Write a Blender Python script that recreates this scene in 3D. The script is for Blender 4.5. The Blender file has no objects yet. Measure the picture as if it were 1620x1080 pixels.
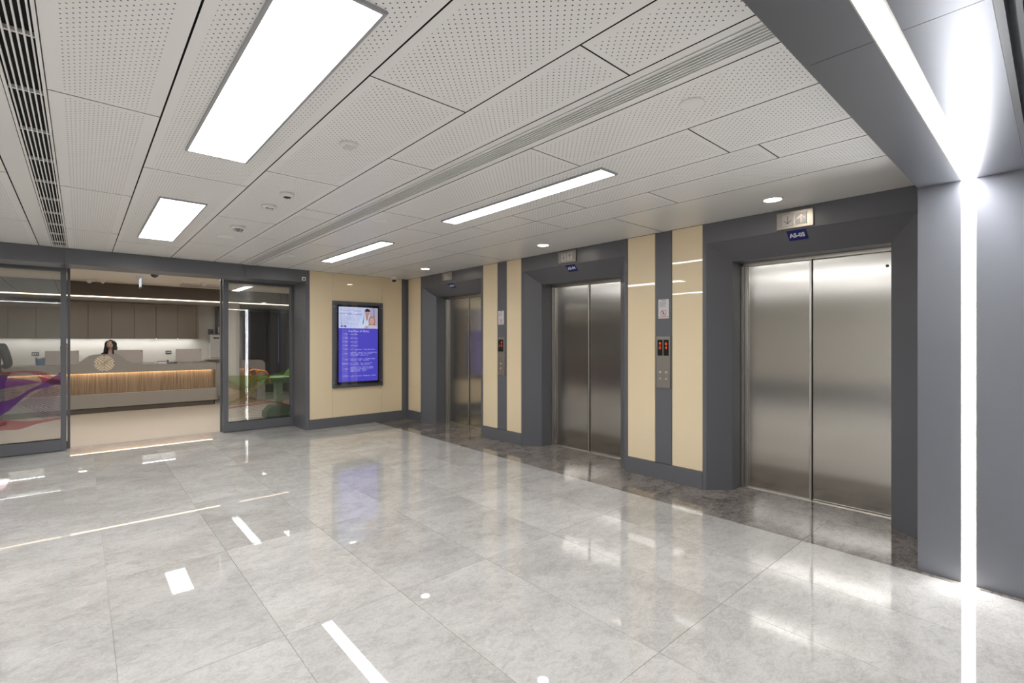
import bpy, bmesh, math, random
from mathutils import Vector, Matrix
random.seed(7)
sc = bpy.context.scene
col = sc.collection

# ------------------------------------------------------------------ camera, world, exposure
cam_d = bpy.data.cameras.new('camera'); cam = bpy.data.objects.new('camera', cam_d); col.objects.link(cam)
cam.location = (0, 0, 1.576); cam.rotation_euler = (math.radians(90), 0, math.radians(-41.6))
cam_d.sensor_width = 36; cam_d.lens = 769.0 / 1620 * 36; cam_d.shift_y = -2.0 / 1620
cam_d.clip_start = 0.02; cam_d.clip_end = 100
sc.camera = cam
w = bpy.data.worlds.new('world'); sc.world = w; w.use_nodes = True
w.node_tree.nodes['Background'].inputs[0].default_value = (0.85, 0.86, 0.9, 1)
w.node_tree.nodes['Background'].inputs[1].default_value = 0.15
sc.view_settings.view_transform = 'Standard'; sc.view_settings.look = 'None'
sc.view_settings.gamma = 1; sc.view_settings.use_curve_mapping = False
EXP = 1.64
sc.view_settings.exposure = EXP
EF = 0.95 / 2 ** EXP        # screens keep their displayed brightness whatever the exposure
PANEL_E, STRIP_E, SPOT_E, COVE_E = 6.4, 13.0, 14.0, 1.7

H = 2.80          # lobby ceiling
SOF = 2.615       # portal soffit
WX = 4.93         # lift wall
FY = 8.75         # glass-door facade

# ------------------------------------------------------------------ materials
def srgb(r, g, b):
    f = lambda c: (c / 255 / 12.92) if c / 255 <= 0.04045 else ((c / 255 + 0.055) / 1.055) ** 2.4
    return (f(r), f(g), f(b), 1)
def mat(name, color, rough=0.5, metal=0.0, spec=0.5, emit=None, es=0.0, coat=0.0, bump=None, vary=None):
    m = bpy.data.materials.new(name); m.use_nodes = True; nt = m.node_tree; b = nt.nodes['Principled BSDF']
    b.inputs['Base Color'].default_value = color; b.inputs['Roughness'].default_value = rough
    b.inputs['Metallic'].default_value = metal; b.inputs['Specular IOR Level'].default_value = spec
    b.inputs['Coat Weight'].default_value = coat; b.inputs['Coat Roughness'].default_value = 0.02
    if emit: b.inputs['Emission Color'].default_value = emit; b.inputs['Emission Strength'].default_value = es
    tc = nt.nodes.new('ShaderNodeTexCoord')
    if vary:                                  # (scale, amount): faint uneven tone of the real surface
        n = nt.nodes.new('ShaderNodeTexNoise'); n.inputs['Scale'].default_value = vary[0]; n.inputs['Detail'].default_value = 4
        nt.links.new(tc.outputs['Object'], n.inputs['Vector'])
        r = nt.nodes.new('ShaderNodeMapRange'); r.inputs[3].default_value = 1 - vary[1]; r.inputs[4].default_value = 1 + vary[1]
        nt.links.new(n.outputs['Fac'], r.inputs[0])
        v = nt.nodes.new('ShaderNodeVectorMath'); v.operation = 'SCALE'; v.inputs[0].default_value = color[:3]
        nt.links.new(r.outputs[0], v.inputs['Scale']); nt.links.new(v.outputs[0], b.inputs['Base Color'])
    if bump:                                  # (scale xyz, strength)
        mp = nt.nodes.new('ShaderNodeMapping'); mp.inputs['Scale'].default_value = bump[0]
        n = nt.nodes.new('ShaderNodeTexNoise'); n.inputs['Scale'].default_value = 1; n.inputs['Detail'].default_value = 3
        bp = nt.nodes.new('ShaderNodeBump'); bp.inputs['Strength'].default_value = bump[1]; bp.inputs['Distance'].default_value = 0.01
        nt.links.new(tc.outputs['Object'], mp.inputs['Vector']); nt.links.new(mp.outputs[0], n.inputs['Vector'])
        nt.links.new(n.outputs['Fac'], bp.inputs['Height']); nt.links.new(bp.outputs[0], b.inputs['Normal'])
    return m
def emis(name, color, s):
    m = bpy.data.materials.new(name); m.use_nodes = True; nt = m.node_tree; nt.nodes.clear()
    e = nt.nodes.new('ShaderNodeEmission'); e.inputs[0].default_value = color; e.inputs[1].default_value = s
    o = nt.nodes.new('ShaderNodeOutputMaterial'); nt.links.new(e.outputs[0], o.inputs[0]); return m
def marble(name, c1, c2, c3, rough=0.016, var=0.07, lo=0.43, hi=0.57):
    m = bpy.data.materials.new(name); m.use_nodes = True; nt = m.node_tree; N = nt.nodes; L = nt.links; b = N['Principled BSDF']
    tc = N.new('ShaderNodeTexCoord'); oi = N.new('ShaderNodeObjectInfo')
    geo = N.new('ShaderNodeNewGeometry')
    off = N.new('ShaderNodeVectorMath'); off.operation = 'SCALE'; off.inputs[0].default_value = (37, 91, 13)
    L.new(oi.outputs['Random'], off.inputs['Scale'])
    add = N.new('ShaderNodeVectorMath'); add.operation = 'ADD'; L.new(tc.outputs['Object'], add.inputs[0]); L.new(off.outputs[0], add.inputs[1])
    mp = N.new('ShaderNodeMapping'); mp.inputs['Scale'].default_value = (1.0, 1.5, 1.0); mp.inputs['Rotation'].default_value = (0, 0, 0.3)
    L.new(add.outputs[0], mp.inputs['Vector'])
    def noise(scale, det, dist, rough_=0.6):
        n = N.new('ShaderNodeTexNoise'); n.inputs['Scale'].default_value = scale; n.inputs['Detail'].default_value = det
        n.inputs['Distortion'].default_value = dist; n.inputs['Roughness'].default_value = rough_
        L.new(mp.outputs[0], n.inputs['Vector']); return n
    big = noise(1.7, 4, 0.5); mid = noise(11, 10, 0.9, 0.72); fine = noise(60, 8, 0.5, 0.8); vein = noise(5, 9, 1.8, 0.62)
    r1 = N.new('ShaderNodeValToRGB'); r1.color_ramp.elements[0].position = lo; r1.color_ramp.elements[1].position = hi
    r1.color_ramp.elements[0].color = c2; r1.color_ramp.elements[1].color = c1
    mixf = N.new('ShaderNodeMath'); mixf.operation = 'ADD'
    s1 = N.new('ShaderNodeMath'); s1.operation = 'MULTIPLY'; s1.inputs[1].default_value = 0.30; L.new(big.outputs['Fac'], s1.inputs[0])
    s2 = N.new('ShaderNodeMath'); s2.operation = 'MULTIPLY'; s2.inputs[1].default_value = 0.36; L.new(mid.outputs['Fac'], s2.inputs[0])
    s3 = N.new('ShaderNodeMath'); s3.operation = 'MULTIPLY_ADD'; s3.inputs[1].default_value = 0.34; L.new(fine.outputs['Fac'], s3.inputs[0])
    L.new(s1.outputs[0], mixf.inputs[0]); L.new(s2.outputs[0], mixf.inputs[1]); L.new(mixf.outputs[0], s3.inputs[2])
    L.new(s3.outputs[0], r1.inputs[0])
    # thin darker stains where the vein noise peaks, thin pale veins at its middle
    r2 = N.new('ShaderNodeValToRGB'); e = r2.color_ramp.elements; e[0].position = 0.58; e[0].color = (0, 0, 0, 1); e[1].position = 0.74; e[1].color = (1, 1, 1, 1)
    L.new(mid.outputs['Fac'], r2.inputs[0])
    mx = N.new('ShaderNodeMixRGB'); mx.inputs[2].default_value = c3; L.new(r1.outputs[0], mx.inputs[1])
    k = N.new('ShaderNodeMath'); k.operation = 'MULTIPLY'; k.inputs[1].default_value = 0.6; L.new(r2.outputs[0], k.inputs[0]); L.new(k.outputs[0], mx.inputs[0])
    r3 = N.new('ShaderNodeValToRGB'); r3.color_ramp.elements[0].position = 0.488; r3.color_ramp.elements[0].color = (0, 0, 0, 1)
    r3.color_ramp.elements[1].position = 0.5; r3.color_ramp.elements[1].color = (1, 1, 1, 1)
    el = r3.color_ramp.elements.new(0.512); el.color = (0, 0, 0, 1)
    L.new(vein.outputs['Fac'], r3.inputs[0])
    k2 = N.new('ShaderNodeMath'); k2.operation = 'MULTIPLY'; k2.inputs[1].default_value = 0.28; L.new(r3.outputs[0], k2.inputs[0])
    mx2 = N.new('ShaderNodeMixRGB'); mx2.inputs[2].default_value = tuple(min(1, c * 1.25) for c in c1[:3]) + (1,)
    L.new(mx.outputs[0], mx2.inputs[1]); L.new(k2.outputs[0], mx2.inputs[0])
    rr = N.new('ShaderNodeMapRange'); rr.inputs[3].default_value = 1 - var; rr.inputs[4].default_value = 1 + var; L.new(oi.outputs['Random'], rr.inputs[0])
    sc_ = N.new('ShaderNodeVectorMath'); sc_.operation = 'SCALE'; L.new(mx2.outputs[0], sc_.inputs[0]); L.new(rr.outputs[0], sc_.inputs['Scale'])
    L.new(sc_.outputs[0], b.inputs['Base Color'])
    b.inputs['Roughness'].default_value = rough; b.inputs['Specular IOR Level'].default_value = 0.5; b.inputs['IOR'].default_value = 1.68
    return m
def perforated(name, color):
    m = bpy.data.materials.new(name); m.use_nodes = True; nt = m.node_tree; N = nt.nodes; L = nt.links; b = N['Principled BSDF']
    b.inputs['Roughness'].default_value = 0.42; b.inputs['Specular IOR Level'].default_value = 0.35
    tc = N.new('ShaderNodeTexCoord'); P = 0.037
    ds = []
    for o in (0.0, P / 2):
        a = N.new('ShaderNodeVectorMath'); a.operation = 'ADD'; a.inputs[1].default_value = (10 + o, 10 + o, 0); L.new(tc.outputs['Object'], a.inputs[0])
        s = N.new('ShaderNodeVectorMath'); s.operation = 'MODULO'; s.inputs[1].default_value = (P, P, 100); L.new(a.outputs[0], s.inputs[0])
        c = N.new('ShaderNodeVectorMath'); c.operation = 'SUBTRACT'; c.inputs[1].default_value = (P / 2, P / 2, 0); L.new(s.outputs[0], c.inputs[0])
        z = N.new('ShaderNodeVectorMath'); z.operation = 'MULTIPLY'; z.inputs[1].default_value = (1, 1, 0); L.new(c.outputs[0], z.inputs[0])
        l = N.new('ShaderNodeVectorMath'); l.operation = 'LENGTH'; L.new(z.outputs[0], l.inputs[0]); ds.append(l.outputs['Value'])
    mn = N.new('ShaderNodeMath'); mn.operation = 'MINIMUM'; L.new(ds[0], mn.inputs[0]); L.new(ds[1], mn.inputs[1])
    lt = N.new('ShaderNodeMath'); lt.operation = 'LESS_THAN'; lt.inputs[1].default_value = 0.0034; L.new(mn.outputs[0], lt.inputs[0])
    mx = N.new('ShaderNodeMixRGB'); mx.inputs[1].default_value = color; mx.inputs[2].default_value = (0.05, 0.045, 0.045, 1)
    L.new(lt.outputs[0], mx.inputs[0]); L.new(mx.outputs[0], b.inputs['Base Color']); return m
def wood(name):
    m = bpy.data.materials.new(name); m.use_nodes = True; nt = m.node_tree; N = nt.nodes; L = nt.links; b = N['Principled BSDF']
    tc = N.new('ShaderNodeTexCoord'); mp = N.new('ShaderNodeMapping'); mp.inputs['Scale'].default_value = (60, 60, 1.2)
    n = N.new('ShaderNodeTexNoise'); n.inputs['Scale'].default_value = 1.6; n.inputs['Detail'].default_value = 6; n.inputs['Distortion'].default_value = 0.4
    r = N.new('ShaderNodeValToRGB'); r.color_ramp.elements[0].position = 0.35; r.color_ramp.elements[0].color = srgb(104, 84, 64)
    r.color_ramp.elements[1].position = 0.66; r.color_ramp.elements[1].color = srgb(152, 127, 100)
    L.new(tc.outputs['Object'], mp.inputs[0]); L.new(mp.outputs[0], n.inputs['Vector']); L.new(n.outputs['Fac'], r.inputs[0]); L.new(r.outputs[0], b.inputs['Base Color'])
    b.inputs['Roughness'].default_value = 0.45; return m
def thin_glass(name, tint, refl=1.0):
    m = bpy.data.materials.new(name); m.use_nodes = True; nt = m.node_tree; nt.nodes.clear(); N = nt.nodes; L = nt.links
    t = N.new('ShaderNodeBsdfTransparent'); t.inputs[0].default_value = tint
    g = N.new('ShaderNodeBsdfGlossy'); g.inputs['Roughness'].default_value = 0.0; g.inputs[0].default_value = (0.95, 1, 0.98, 1)
    f = N.new('ShaderNodeFresnel'); f.inputs[0].default_value = 1.5
    k = N.new('ShaderNodeMath'); k.operation = 'MULTIPLY'; k.inputs[1].default_value = 1.9 * refl; k.use_clamp = True
    mx = N.new('ShaderNodeMixShader'); o = N.new('ShaderNodeOutputMaterial')
    L.new(f.outputs[0], k.inputs[0]); L.new(k.outputs[0], mx.inputs[0]); L.new(t.outputs[0], mx.inputs[1]); L.new(g.outputs[0], mx.inputs[2]); L.new(mx.outputs[0], o.inputs[0])
    return m
def film(name, color, opacity):
    m = bpy.data.materials.new(name); m.use_nodes = True; nt = m.node_tree; nt.nodes.clear(); N = nt.nodes; L = nt.links
    t = N.new('ShaderNodeBsdfTransparent'); t.inputs[0].default_value = tuple(0.65 + 0.35 * c for c in color[:3]) + (1,)
    d = N.new('ShaderNodeBsdfDiffuse'); d.inputs[0].default_value = color
    mx = N.new('ShaderNodeMixShader'); mx.inputs[0].default_value = opacity; o = N.new('ShaderNodeOutputMaterial')
    L.new(t.outputs[0], mx.inputs[1]); L.new(d.outputs[0], mx.inputs[2]); L.new(mx.outputs[0], o.inputs[0]); return m

M = {}
M['ceil'] = mat('ceiling_paint', srgb(236, 234, 231), 0.42, spec=0.35)
M['ceil_gloss'] = mat('ceiling_paint_satin', srgb(234, 232, 228), 0.3, spec=0.5)
M['perf'] = perforated('perforated_ceiling_metal', srgb(236, 234, 231))
M['void'] = mat('dark_void', (0.012, 0.012, 0.013, 1), 0.9)
M['grout'] = mat('grout', srgb(150, 145, 138), 0.8)
M['marble'] = marble('light_grey_marble', srgb(202, 199, 195), srgb(172, 168, 163), srgb(130, 125, 117), lo=0.43, hi=0.57)
M['dmarble'] = marble('dark_grey_marble', srgb(152, 144, 137), srgb(94, 87, 82), srgb(50, 45, 42), var=0.03, lo=0.45, hi=0.55)
M['vinyl'] = mat('beige_vinyl', srgb(182, 172, 160), 0.3, spec=0.4, vary=(0.8, 0.03))
M['dark'] = mat('dark_grey_lacquer', srgb(104, 104, 108), 0.32, spec=0.4)
M['darkm'] = mat('dark_satin_aluminium', srgb(124, 125, 132), 0.33, metal=0.6, vary=(1.5, 0.08))
M['cream'] = mat('cream_back_painted_glass', srgb(242, 222, 186), 0.02, spec=0.55)
M['edge'] = mat('pale_edge_trim', srgb(150, 138, 125), 0.3, metal=0.5)
M['steel'] = mat('brushed_stainless_steel', srgb(200, 196, 189), 0.2, metal=1.0, bump=((160, 160, 0.8), 0.004))
_b = M['steel'].node_tree.nodes['Principled BSDF']; _b.inputs['Anisotropic'].default_value = 0.93
_t = M['steel'].node_tree.nodes.new('ShaderNodeTangent'); _t.direction_type = 'RADIAL'; _t.axis = 'Z'; M['steel'].node_tree.links.new(_t.outputs[0], _b.inputs['Tangent'])
M['steel2'] = mat('polished_steel_trim', srgb(205, 200, 192), 0.3, metal=1.0)
M['satin'] = mat('satin_steel_plate', srgb(168, 162, 154), 0.33, metal=0.85)
M['alu'] = mat('aluminium', srgb(205, 200, 192), 0.3, metal=0.9)
M['black'] = mat('black_plastic', (0.012, 0.012, 0.014, 1), 0.3)
M['dblack'] = mat('dark_display', (0.02, 0.018, 0.018, 1), 0.15)
M['white'] = mat('white_plastic', srgb(225, 223, 219), 0.4)
M['offwhite'] = mat('white_wall_paint', srgb(226, 223, 216), 0.7)
M['wallgrey'] = mat('warm_grey_wall', srgb(190, 184, 176), 0.7)
M['beigewall'] = mat('beige_wall', srgb(226, 219, 206), 0.5)
M['cab'] = mat('taupe_cabinet_laminate', srgb(158, 148, 137), 0.4)
M['brown'] = mat('dark_brown_panel', srgb(84, 72, 61), 0.5)
M['corian'] = mat('warm_grey_solid_surface', srgb(142, 135, 127), 0.35)
M['wood'] = wood('oak_veneer')
M['brown2'] = mat('very_dark_wood', srgb(62, 56, 54), 0.4); M['slit'] = mat('blue_grey_glass', srgb(150, 170, 200), 0.1)
M['toe'] = mat('dark_bronze_kick', srgb(78, 70, 60), 0.45)
M['logo'] = mat('cream_logo', srgb(226, 208, 182), 0.5)
M['navy'] = mat('navy_sign', srgb(20, 32, 110), 0.35)
M['paper'] = mat('notice_paper', srgb(214, 212, 212), 0.5)
M['ink'] = mat('dark_ink', srgb(70, 70, 80), 0.6)
M['red'] = mat('red_ink', srgb(190, 70, 60), 0.6)
M['arrowgrey'] = mat('dim_arrow', srgb(128, 126, 124), 0.4)
M['arrowlit'] = emis('lit_arrow', srgb(255, 236, 215), EF)
M['lens'] = mat('clear_indicator_lens', srgb(186, 184, 182), 0.25)
M['led_o'] = emis('orange_led', srgb(255, 100, 50), EF)
M['panel_e'] = emis('led_panel_light', (0.965, 0.985, 1, 1), PANEL_E)
M['rfill_e'] = emis('added_reception_light', (1, 0.97, 0.93, 1), 14.5)
M['strip_e'] = emis('led_strip_light', (0.97, 0.985, 1, 1), STRIP_E)
M['spot_e'] = emis('downlight_glow', (1, 0.9, 0.76, 1), SPOT_E)
M['cove_e'] = emis('warm_cove_led', (1, 0.78, 0.55, 1), COVE_E)
M['desk_e'] = emis('warm_desk_led', (1, 0.80, 0.56, 1), 7.0)
M['cab_e'] = emis('white_cabinet_led', (1, 0.99, 0.96, 1), 6.5)
M['glass'] = thin_glass('door_glass', (0.93, 0.93, 0.93, 1))
M['glass2'] = thin_glass('display_cover_glass', (0.97, 0.97, 0.98, 1), 0.6)
M['lantern'] = mat('grey_lantern_glass', srgb(60, 60, 62), 0.05)

# ------------------------------------------------------------------ mesh helpers
class MB:
    def __init__(s): s.v = []; s.f = []; s.mi = []; s.sm = []
    def quad(s, pts, m=0, smooth=False):
        i = len(s.v); s.v += [tuple(p) for p in pts]; s.f.append(tuple(range(i, i + len(pts)))); s.mi.append(m); s.sm.append(smooth); return s
    def box(s, x0, x1, y0, y1, z0, z1, m=0):
        i = len(s.v)
        s.v += [(x0, y0, z0), (x1, y0, z0), (x1, y1, z0), (x0, y1, z0), (x0, y0, z1), (x1, y0, z1), (x1, y1, z1), (x0, y1, z1)]
        for f in ((0, 3, 2, 1), (4, 5, 6, 7), (0, 1, 5, 4), (1, 2, 6, 5), (2, 3, 7, 6), (3, 0, 4, 7)):
            s.f.append(tuple(i + k for k in f)); s.mi.append(m); s.sm.append(False)
        return s
    def prism(s, poly, axis, a, b, m=0):
        """poly: list of 2-d points; axis 'x','y','z' is the extrusion direction from a to b"""
        def P(p, t):
            return {'x': (t, p[0], p[1]), 'y': (p[0], t, p[1]), 'z': (p[0], p[1], t)}[axis]
        n = len(poly); i = len(s.v)
        s.v += [P(p, a) for p in poly] + [P(p, b) for p in poly]
        s.f.append(tuple(i + k for k in range(n))); s.f.append(tuple(i + n + k for k in reversed(range(n)))); s.mi += [m, m]; s.sm += [False, False]
        for k in range(n):
            s.f.append((i + k, i + (k + 1) % n, i + n + (k + 1) % n, i + n + k)); s.mi.append(m); s.sm.append(False)
        return s
    def lathe(s, c, prof, seg=24, axis='z', m=0, smooth=True):
        """prof: list of (radius, height) along axis from centre c"""
        i = len(s.v); n = len(prof)
        for r, h in prof:
            for k in range(seg):
                a = 2 * math.pi * k / seg; u, v_ = r * math.cos(a), r * math.sin(a)
                s.v.append({'z': (c[0] + u, c[1] + v_, c[2] + h), 'x': (c[0] + h, c[1] + u, c[2] + v_), 'y': (c[0] + u, c[1] + h, c[2] + v_)}[axis])
        for j in range(n - 1):
            for k in range(seg):
                s.f.append((i + j * seg + k, i + j * seg + (k + 1) % seg, i + (j + 1) * seg + (k + 1) % seg, i + (j + 1) * seg + k)); s.mi.append(m); s.sm.append(smooth)
        s.f.append(tuple(i + k for k in range(seg))); s.f.append(tuple(i + (n - 1) * seg + k for k in range(seg))); s.mi += [m, m]; s.sm += [False, False]
        return s
    def ell(s, c, r, m=0, seg=20, rings=12):
        i = len(s.v)
        for a in range(1, rings):
            t = math.pi * a / rings
            for k in range(seg):
                p = 2 * math.pi * k / seg
                s.v.append((c[0] + r[0] * math.sin(t) * math.cos(p), c[1] + r[1] * math.sin(t) * math.sin(p), c[2] + r[2] * math.cos(t)))
        s.v += [(c[0], c[1], c[2] + r[2]), (c[0], c[1], c[2] - r[2])]; top = len(s.v) - 2; bot = top + 1
        for a in range(rings - 2):
            for k in range(seg):
                s.f.append((i + a * seg + k, i + (a + 1) * seg + k, i + (a + 1) * seg + (k + 1) % seg, i + a * seg + (k + 1) % seg)); s.mi.append(m); s.sm.append(True)
        for k in range(seg):
            s.f.append((top, i + k, i + (k + 1) % seg)); s.f.append((bot, i + (rings - 2) * seg + (k + 1) % seg, i + (rings - 2) * seg + k)); s.mi += [m, m]; s.sm += [True, True]
        return s
    def tube(s, pts, r, seg=10, m=0):
        pts = [Vector(p) for p in pts]; rs = r if isinstance(r, (list, tuple)) else [r] * len(pts); i = len(s.v); n = len(pts)
        for j, p in enumerate(pts):
            d = (pts[min(j + 1, n - 1)] - pts[max(j - 1, 0)]).normalized()
            u = d.cross(Vector((0, 0, 1))); u = u if u.length > 0.05 else d.cross(Vector((0, 1, 0))); u.normalize(); v_ = d.cross(u)
            for k in range(seg):
                a = 2 * math.pi * k / seg; s.v.append(tuple(p + rs[j] * (math.cos(a) * u + math.sin(a) * v_)))
        for j in range(n - 1):
            for k in range(seg):
                s.f.append((i + j * seg + k, i + j * seg + (k + 1) % seg, i + (j + 1) * seg + (k + 1) % seg, i + (j + 1) * seg + k)); s.mi.append(m); s.sm.append(True)
        s.f.append(tuple(i + k for k in range(seg))); s.f.append(tuple(i + (n - 1) * seg + k for k in range(seg))); s.mi += [m, m]; s.sm += [False, False]
        return s
WL = {}
def wloc(o): return WL.get(o.name, Vector((0, 0, 0))) if o else Vector((0, 0, 0))
def tag(o, label=None, cat=None, group=None, kind=None):
    if label: o['label'] = label
    if cat: o['category'] = cat
    if group: o['group'] = group
    if kind: o['kind'] = kind
    return o
def build(name, mb, mats, parent=None, origin=None, bevel=0.0, label=None, seg=2):
    """link one mesh object; vertices of mb are world coordinates"""
    if not isinstance(mats, (list, tuple)): mats = [mats]
    base = wloc(parent)
    org = Vector(origin) if origin is not None else base
    me = bpy.data.meshes.new(name); me.from_pydata([tuple(Vector(p) - org) for p in mb.v], [], mb.f)
    for m in mats: me.materials.append(m)
    for p, k, s in zip(me.polygons, mb.mi, mb.sm): p.material_index = k; p.use_smooth = s
    bm = bmesh.new(); bm.from_mesh(me); bmesh.ops.recalc_face_normals(bm, faces=bm.faces); bm.to_mesh(me); bm.free()
    o = bpy.data.objects.new(name, me); col.objects.link(o); o.parent = parent; o.location = org - base; WL[o.name] = org
    if bevel:
        b = o.modifiers.new('bevel', 'BEVEL'); b.width = bevel; b.segments = seg; b.limit_method = 'ANGLE'
    if label: o['label'] = label
    return o
def thing(name, loc, label, cat, group=None):
    o = bpy.data.objects.new(name, None); col.objects.link(o); o.location = loc; WL[o.name] = Vector(loc)
    o.empty_display_size = 0.1
    return tag(o, label, cat, group)
def struct(name, mb, mats, label=None, **k):
    o = build(name, mb, mats, None, **k); tag(o, label, kind='structure'); return o
def pbox(name, m, parent, x0, x1, y0, y1, z0, z1, bevel=0.0, label=None, origin=None):
    return build(name, MB().box(x0, x1, y0, y1, z0, z1), m, parent, bevel=bevel, label=label, origin=origin)
def copy_piece(src, parent, loc, name=None):
    c = src.copy(); col.objects.link(c); c.parent = parent; c.location = Vector(loc) - wloc(parent); WL[c.name] = Vector(loc); return c

# text as flat mesh --------------------------------------------------
def text_mesh(name, body, size, m, parent, loc, ux, uy, offset=0.0, align='CENTER', depth=0.0015, sx=1.0):
    """ux: reading direction, uy: up direction (world vectors)"""
    cu = bpy.data.curves.new(name, 'FONT'); cu.body = body; cu.size = size; cu.align_x = align; cu.align_y = 'CENTER'
    cu.extrude = depth / 2; cu.offset = offset; cu.resolution_u = 2
    t = bpy.data.objects.new(name + '_tmp', cu); col.objects.link(t)
    me = bpy.data.meshes.new_from_object(t.evaluated_get(bpy.context.evaluated_depsgraph_get()))
    bpy.data.objects.remove(t); bpy.data.curves.remove(cu)
    ux = Vector(ux).normalized(); uy = Vector(uy).normalized(); n = ux.cross(uy)
    mt = Matrix(((ux.x, uy.x, n.x, 0), (ux.y, uy.y, n.y, 0), (ux.z, uy.z, n.z, 0), (0, 0, 0, 1))) @ Matrix.Diagonal((sx, 1, 1, 1))
    me.transform(mt); me.materials.clear(); me.materials.append(m)
    o = bpy.data.objects.new(name, me); col.objects.link(o); o.parent = parent
    o.location = Vector(loc) - wloc(parent); WL[o.name] = Vector(loc); return o

# ================================================================== FLOOR
floor = struct('floor', MB().box(-4.2, 5.6, -6.2, 9.62, -0.06, -0.003), M['grout'], label='polished light grey marble floor of the lift lobby')
xs = [0.13 + 0.685 * k for k in range(-6, 6)] + [4.243]
ys = [-0.06 + 1.403 * k for k in range(-4, 7)] + [9.62]
tile_cache = {}
def tile(x0, x1, y0, y1, m, key, parent=floor):
    g = 0.0012
    k = (round(x1 - x0, 3), round(y1 - y0, 3), key)
    if k not in tile_cache:
        tile_cache[k] = build('tile', MB().box(x0 + g, x1 - g, y0 + g, y1 - g, -0.02, 0.0), m, parent, origin=(x0, y0, 0))
        return tile_cache[k]
    return copy_piece(tile_cache[k], parent, (x0, y0, 0))
for i in range(len(xs) - 1):
    if xs[i + 1] < -4.2: continue
    for j in range(len(ys) - 1):
        tile(max(xs[i], -4.2), xs[i + 1], ys[j], ys[j + 1], M['marble'], 'l')
yb = [-3.1, -1.46, -0.06, 1.343, 2.746, 4.149, 5.552, 6.955, 8.73]
for a, b in zip(yb[:-1], yb[1:]):
    tile(4.245, 4.924, a, b, M['dmarble'], 'd')
floor2 = struct('floor_reception', MB().box(-5, 6.2, 9.63, 16.4, -0.06, 0.0), M['vinyl'], label='beige vinyl floor of the reception room')

# ================================================================== CEILING
ceiling = struct('ceiling', MB().box(-4.2, 5.6, -6.2, FY, 2.84, 2.9), M['void'], label='white perforated metal panel ceiling of the lobby')
def cpanel(x0, x1, y0, y1, perf=True, mx=0.045, my=0.03):
    g = 0.004; x0 += g; x1 -= g; y0 += g; y1 -= g; z = H; t = 0.03
    mb = MB().box(x0, x1, y0, y1, z, z + t)
    if perf and x1 - x0 > 0.15 and y1 - y0 > 0.15:
        mb.f.pop(0); mb.mi.pop(0); mb.sm.pop(0)
        a, b, c, d = x0 + mx, x1 - mx, y0 + my, y1 - my
        o = [(x0, y0), (x1, y0), (x1, y1), (x0, y1)]; n = [(a, c), (b, c), (b, d), (a, d)]
        for k in range(4):
            k2 = (k + 1) % 4
            mb.quad([(*o[k], z), (*o[k2], z), (*n[k2], z), (*n[k], z)], 0)
        mb.quad([(*p, z) for p in n], 1)
    for q in range(len(mb.f)):
        zs = [mb.v[i][2] for i in mb.f[q]]
        if max(zs) - min(zs) > 0.01: mb.mi[q] = 2  # shade of the joints painted black on the panel edges
    build('ceiling_panel', mb, [M['ceil'] if perf else M['ceil_gloss'], M['perf'], M['void']], ceiling, origin=(x0, y0, z))
def column(x0, x1, joints, perf=True, y0=-6.2, y1=FY, mx=0.045):
    j = [y0] + [y for y in joints if y0 < y < y1] + [y1]
    for a, b in zip(j[:-1], j[1:]): cpanel(x0, x1, a, b, perf, mx)
def rng(y, p): return sorted([y + p * k for k in range(-6, 7)])
for k in range(5): column(-4.2 + 0.76 * k, -3.44 + 0.76 * k, rng(1.2 + 0.5 * (k % 2), 1.95))
column(-0.40, -0.275, [], False); 
column(-0.125, 0.33, rng(3.28, 1.97), mx=0.055)
column(0.33, 1.0, rng(4.30, 3.42))
column(1.0, 1.55, rng(3.81, 1.69))
column(1.55, 1.90, rng(3.0, 1.68))
column(1.90, 1.955, [], False); column(2.105, 2.15, [], False)
column(2.15, 2.63, rng(2.24, 2.03))
column(2.63, 3.17, rng(1.43, 3.33))
column(3.17, 3.51, [-3, -1.2, 1.25, 2.91, 3.58, 4.23, 6.2, 7.4])
column(3.51, 3.99, rng(3.58, 1.33 * 1.0) if False else [-3.2, -1.1, 2.26, 3.58, 5.61, 7.6])
column(3.99, WX, [-3.1, 2.975, 5.6, 7.6], False)

def grille(name, x0, x1, y0, y1, n, label, cross=None):
    t = thing(name, ((x0 + x1) / 2, (y0 + y1) / 2, H), label, 'air grille')
    f = 0.012
    fr = MB().box(x0, x0 + f, y0, y1, H - 0.004, H + 0.03).box(x1 - f, x1, y0, y1, H - 0.004, H + 0.03).box(x0, x1, y1 - f, y1, H - 0.004, H + 0.03)
    build('grille_frame', fr, M['ceil'], t)
    wd = (x1 - x0 - 2 * f) / n
    build('slot_shade', MB().box(x0 + 0.001, x1 - 0.001, y0, y1, H + 0.03, H + 0.035).box(x0 + f, x0 + f + 0.001, y0, y1, H + 0.002, H + 0.03).box(x1 - f - 0.001, x1 - f, y0, y1, H + 0.002, H + 0.03), M['void'], t)  # black sheets stand in for the shade inside the slots
    for k in range(n):
        xa = x0 + f + wd * (k + 0.5)
        pbox('slat', M['ceil'], t, xa - wd * 0.15, xa + wd * 0.15, y0, y1 - f, H - 0.001, H + 0.009)
    if cross:
        for y in cross:
            pbox('cross_bar', M['ceil'], t, x0 + f, x1 - f, y - 0.006, y + 0.006, H + 0.003, H + 0.02)
    return t
gl = grille('linear_grille', -0.275, -0.125, -3.5, 8.73, 6, 'white linear air grille with open black slots over the glass doors', cross=[0.9 + 0.62 * k for k in range(13)])
gr = grille('linear_grille', 1.955, 2.105, -3.5, 8.73, 6, 'long white linear air grille beside the narrow light panels')

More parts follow.
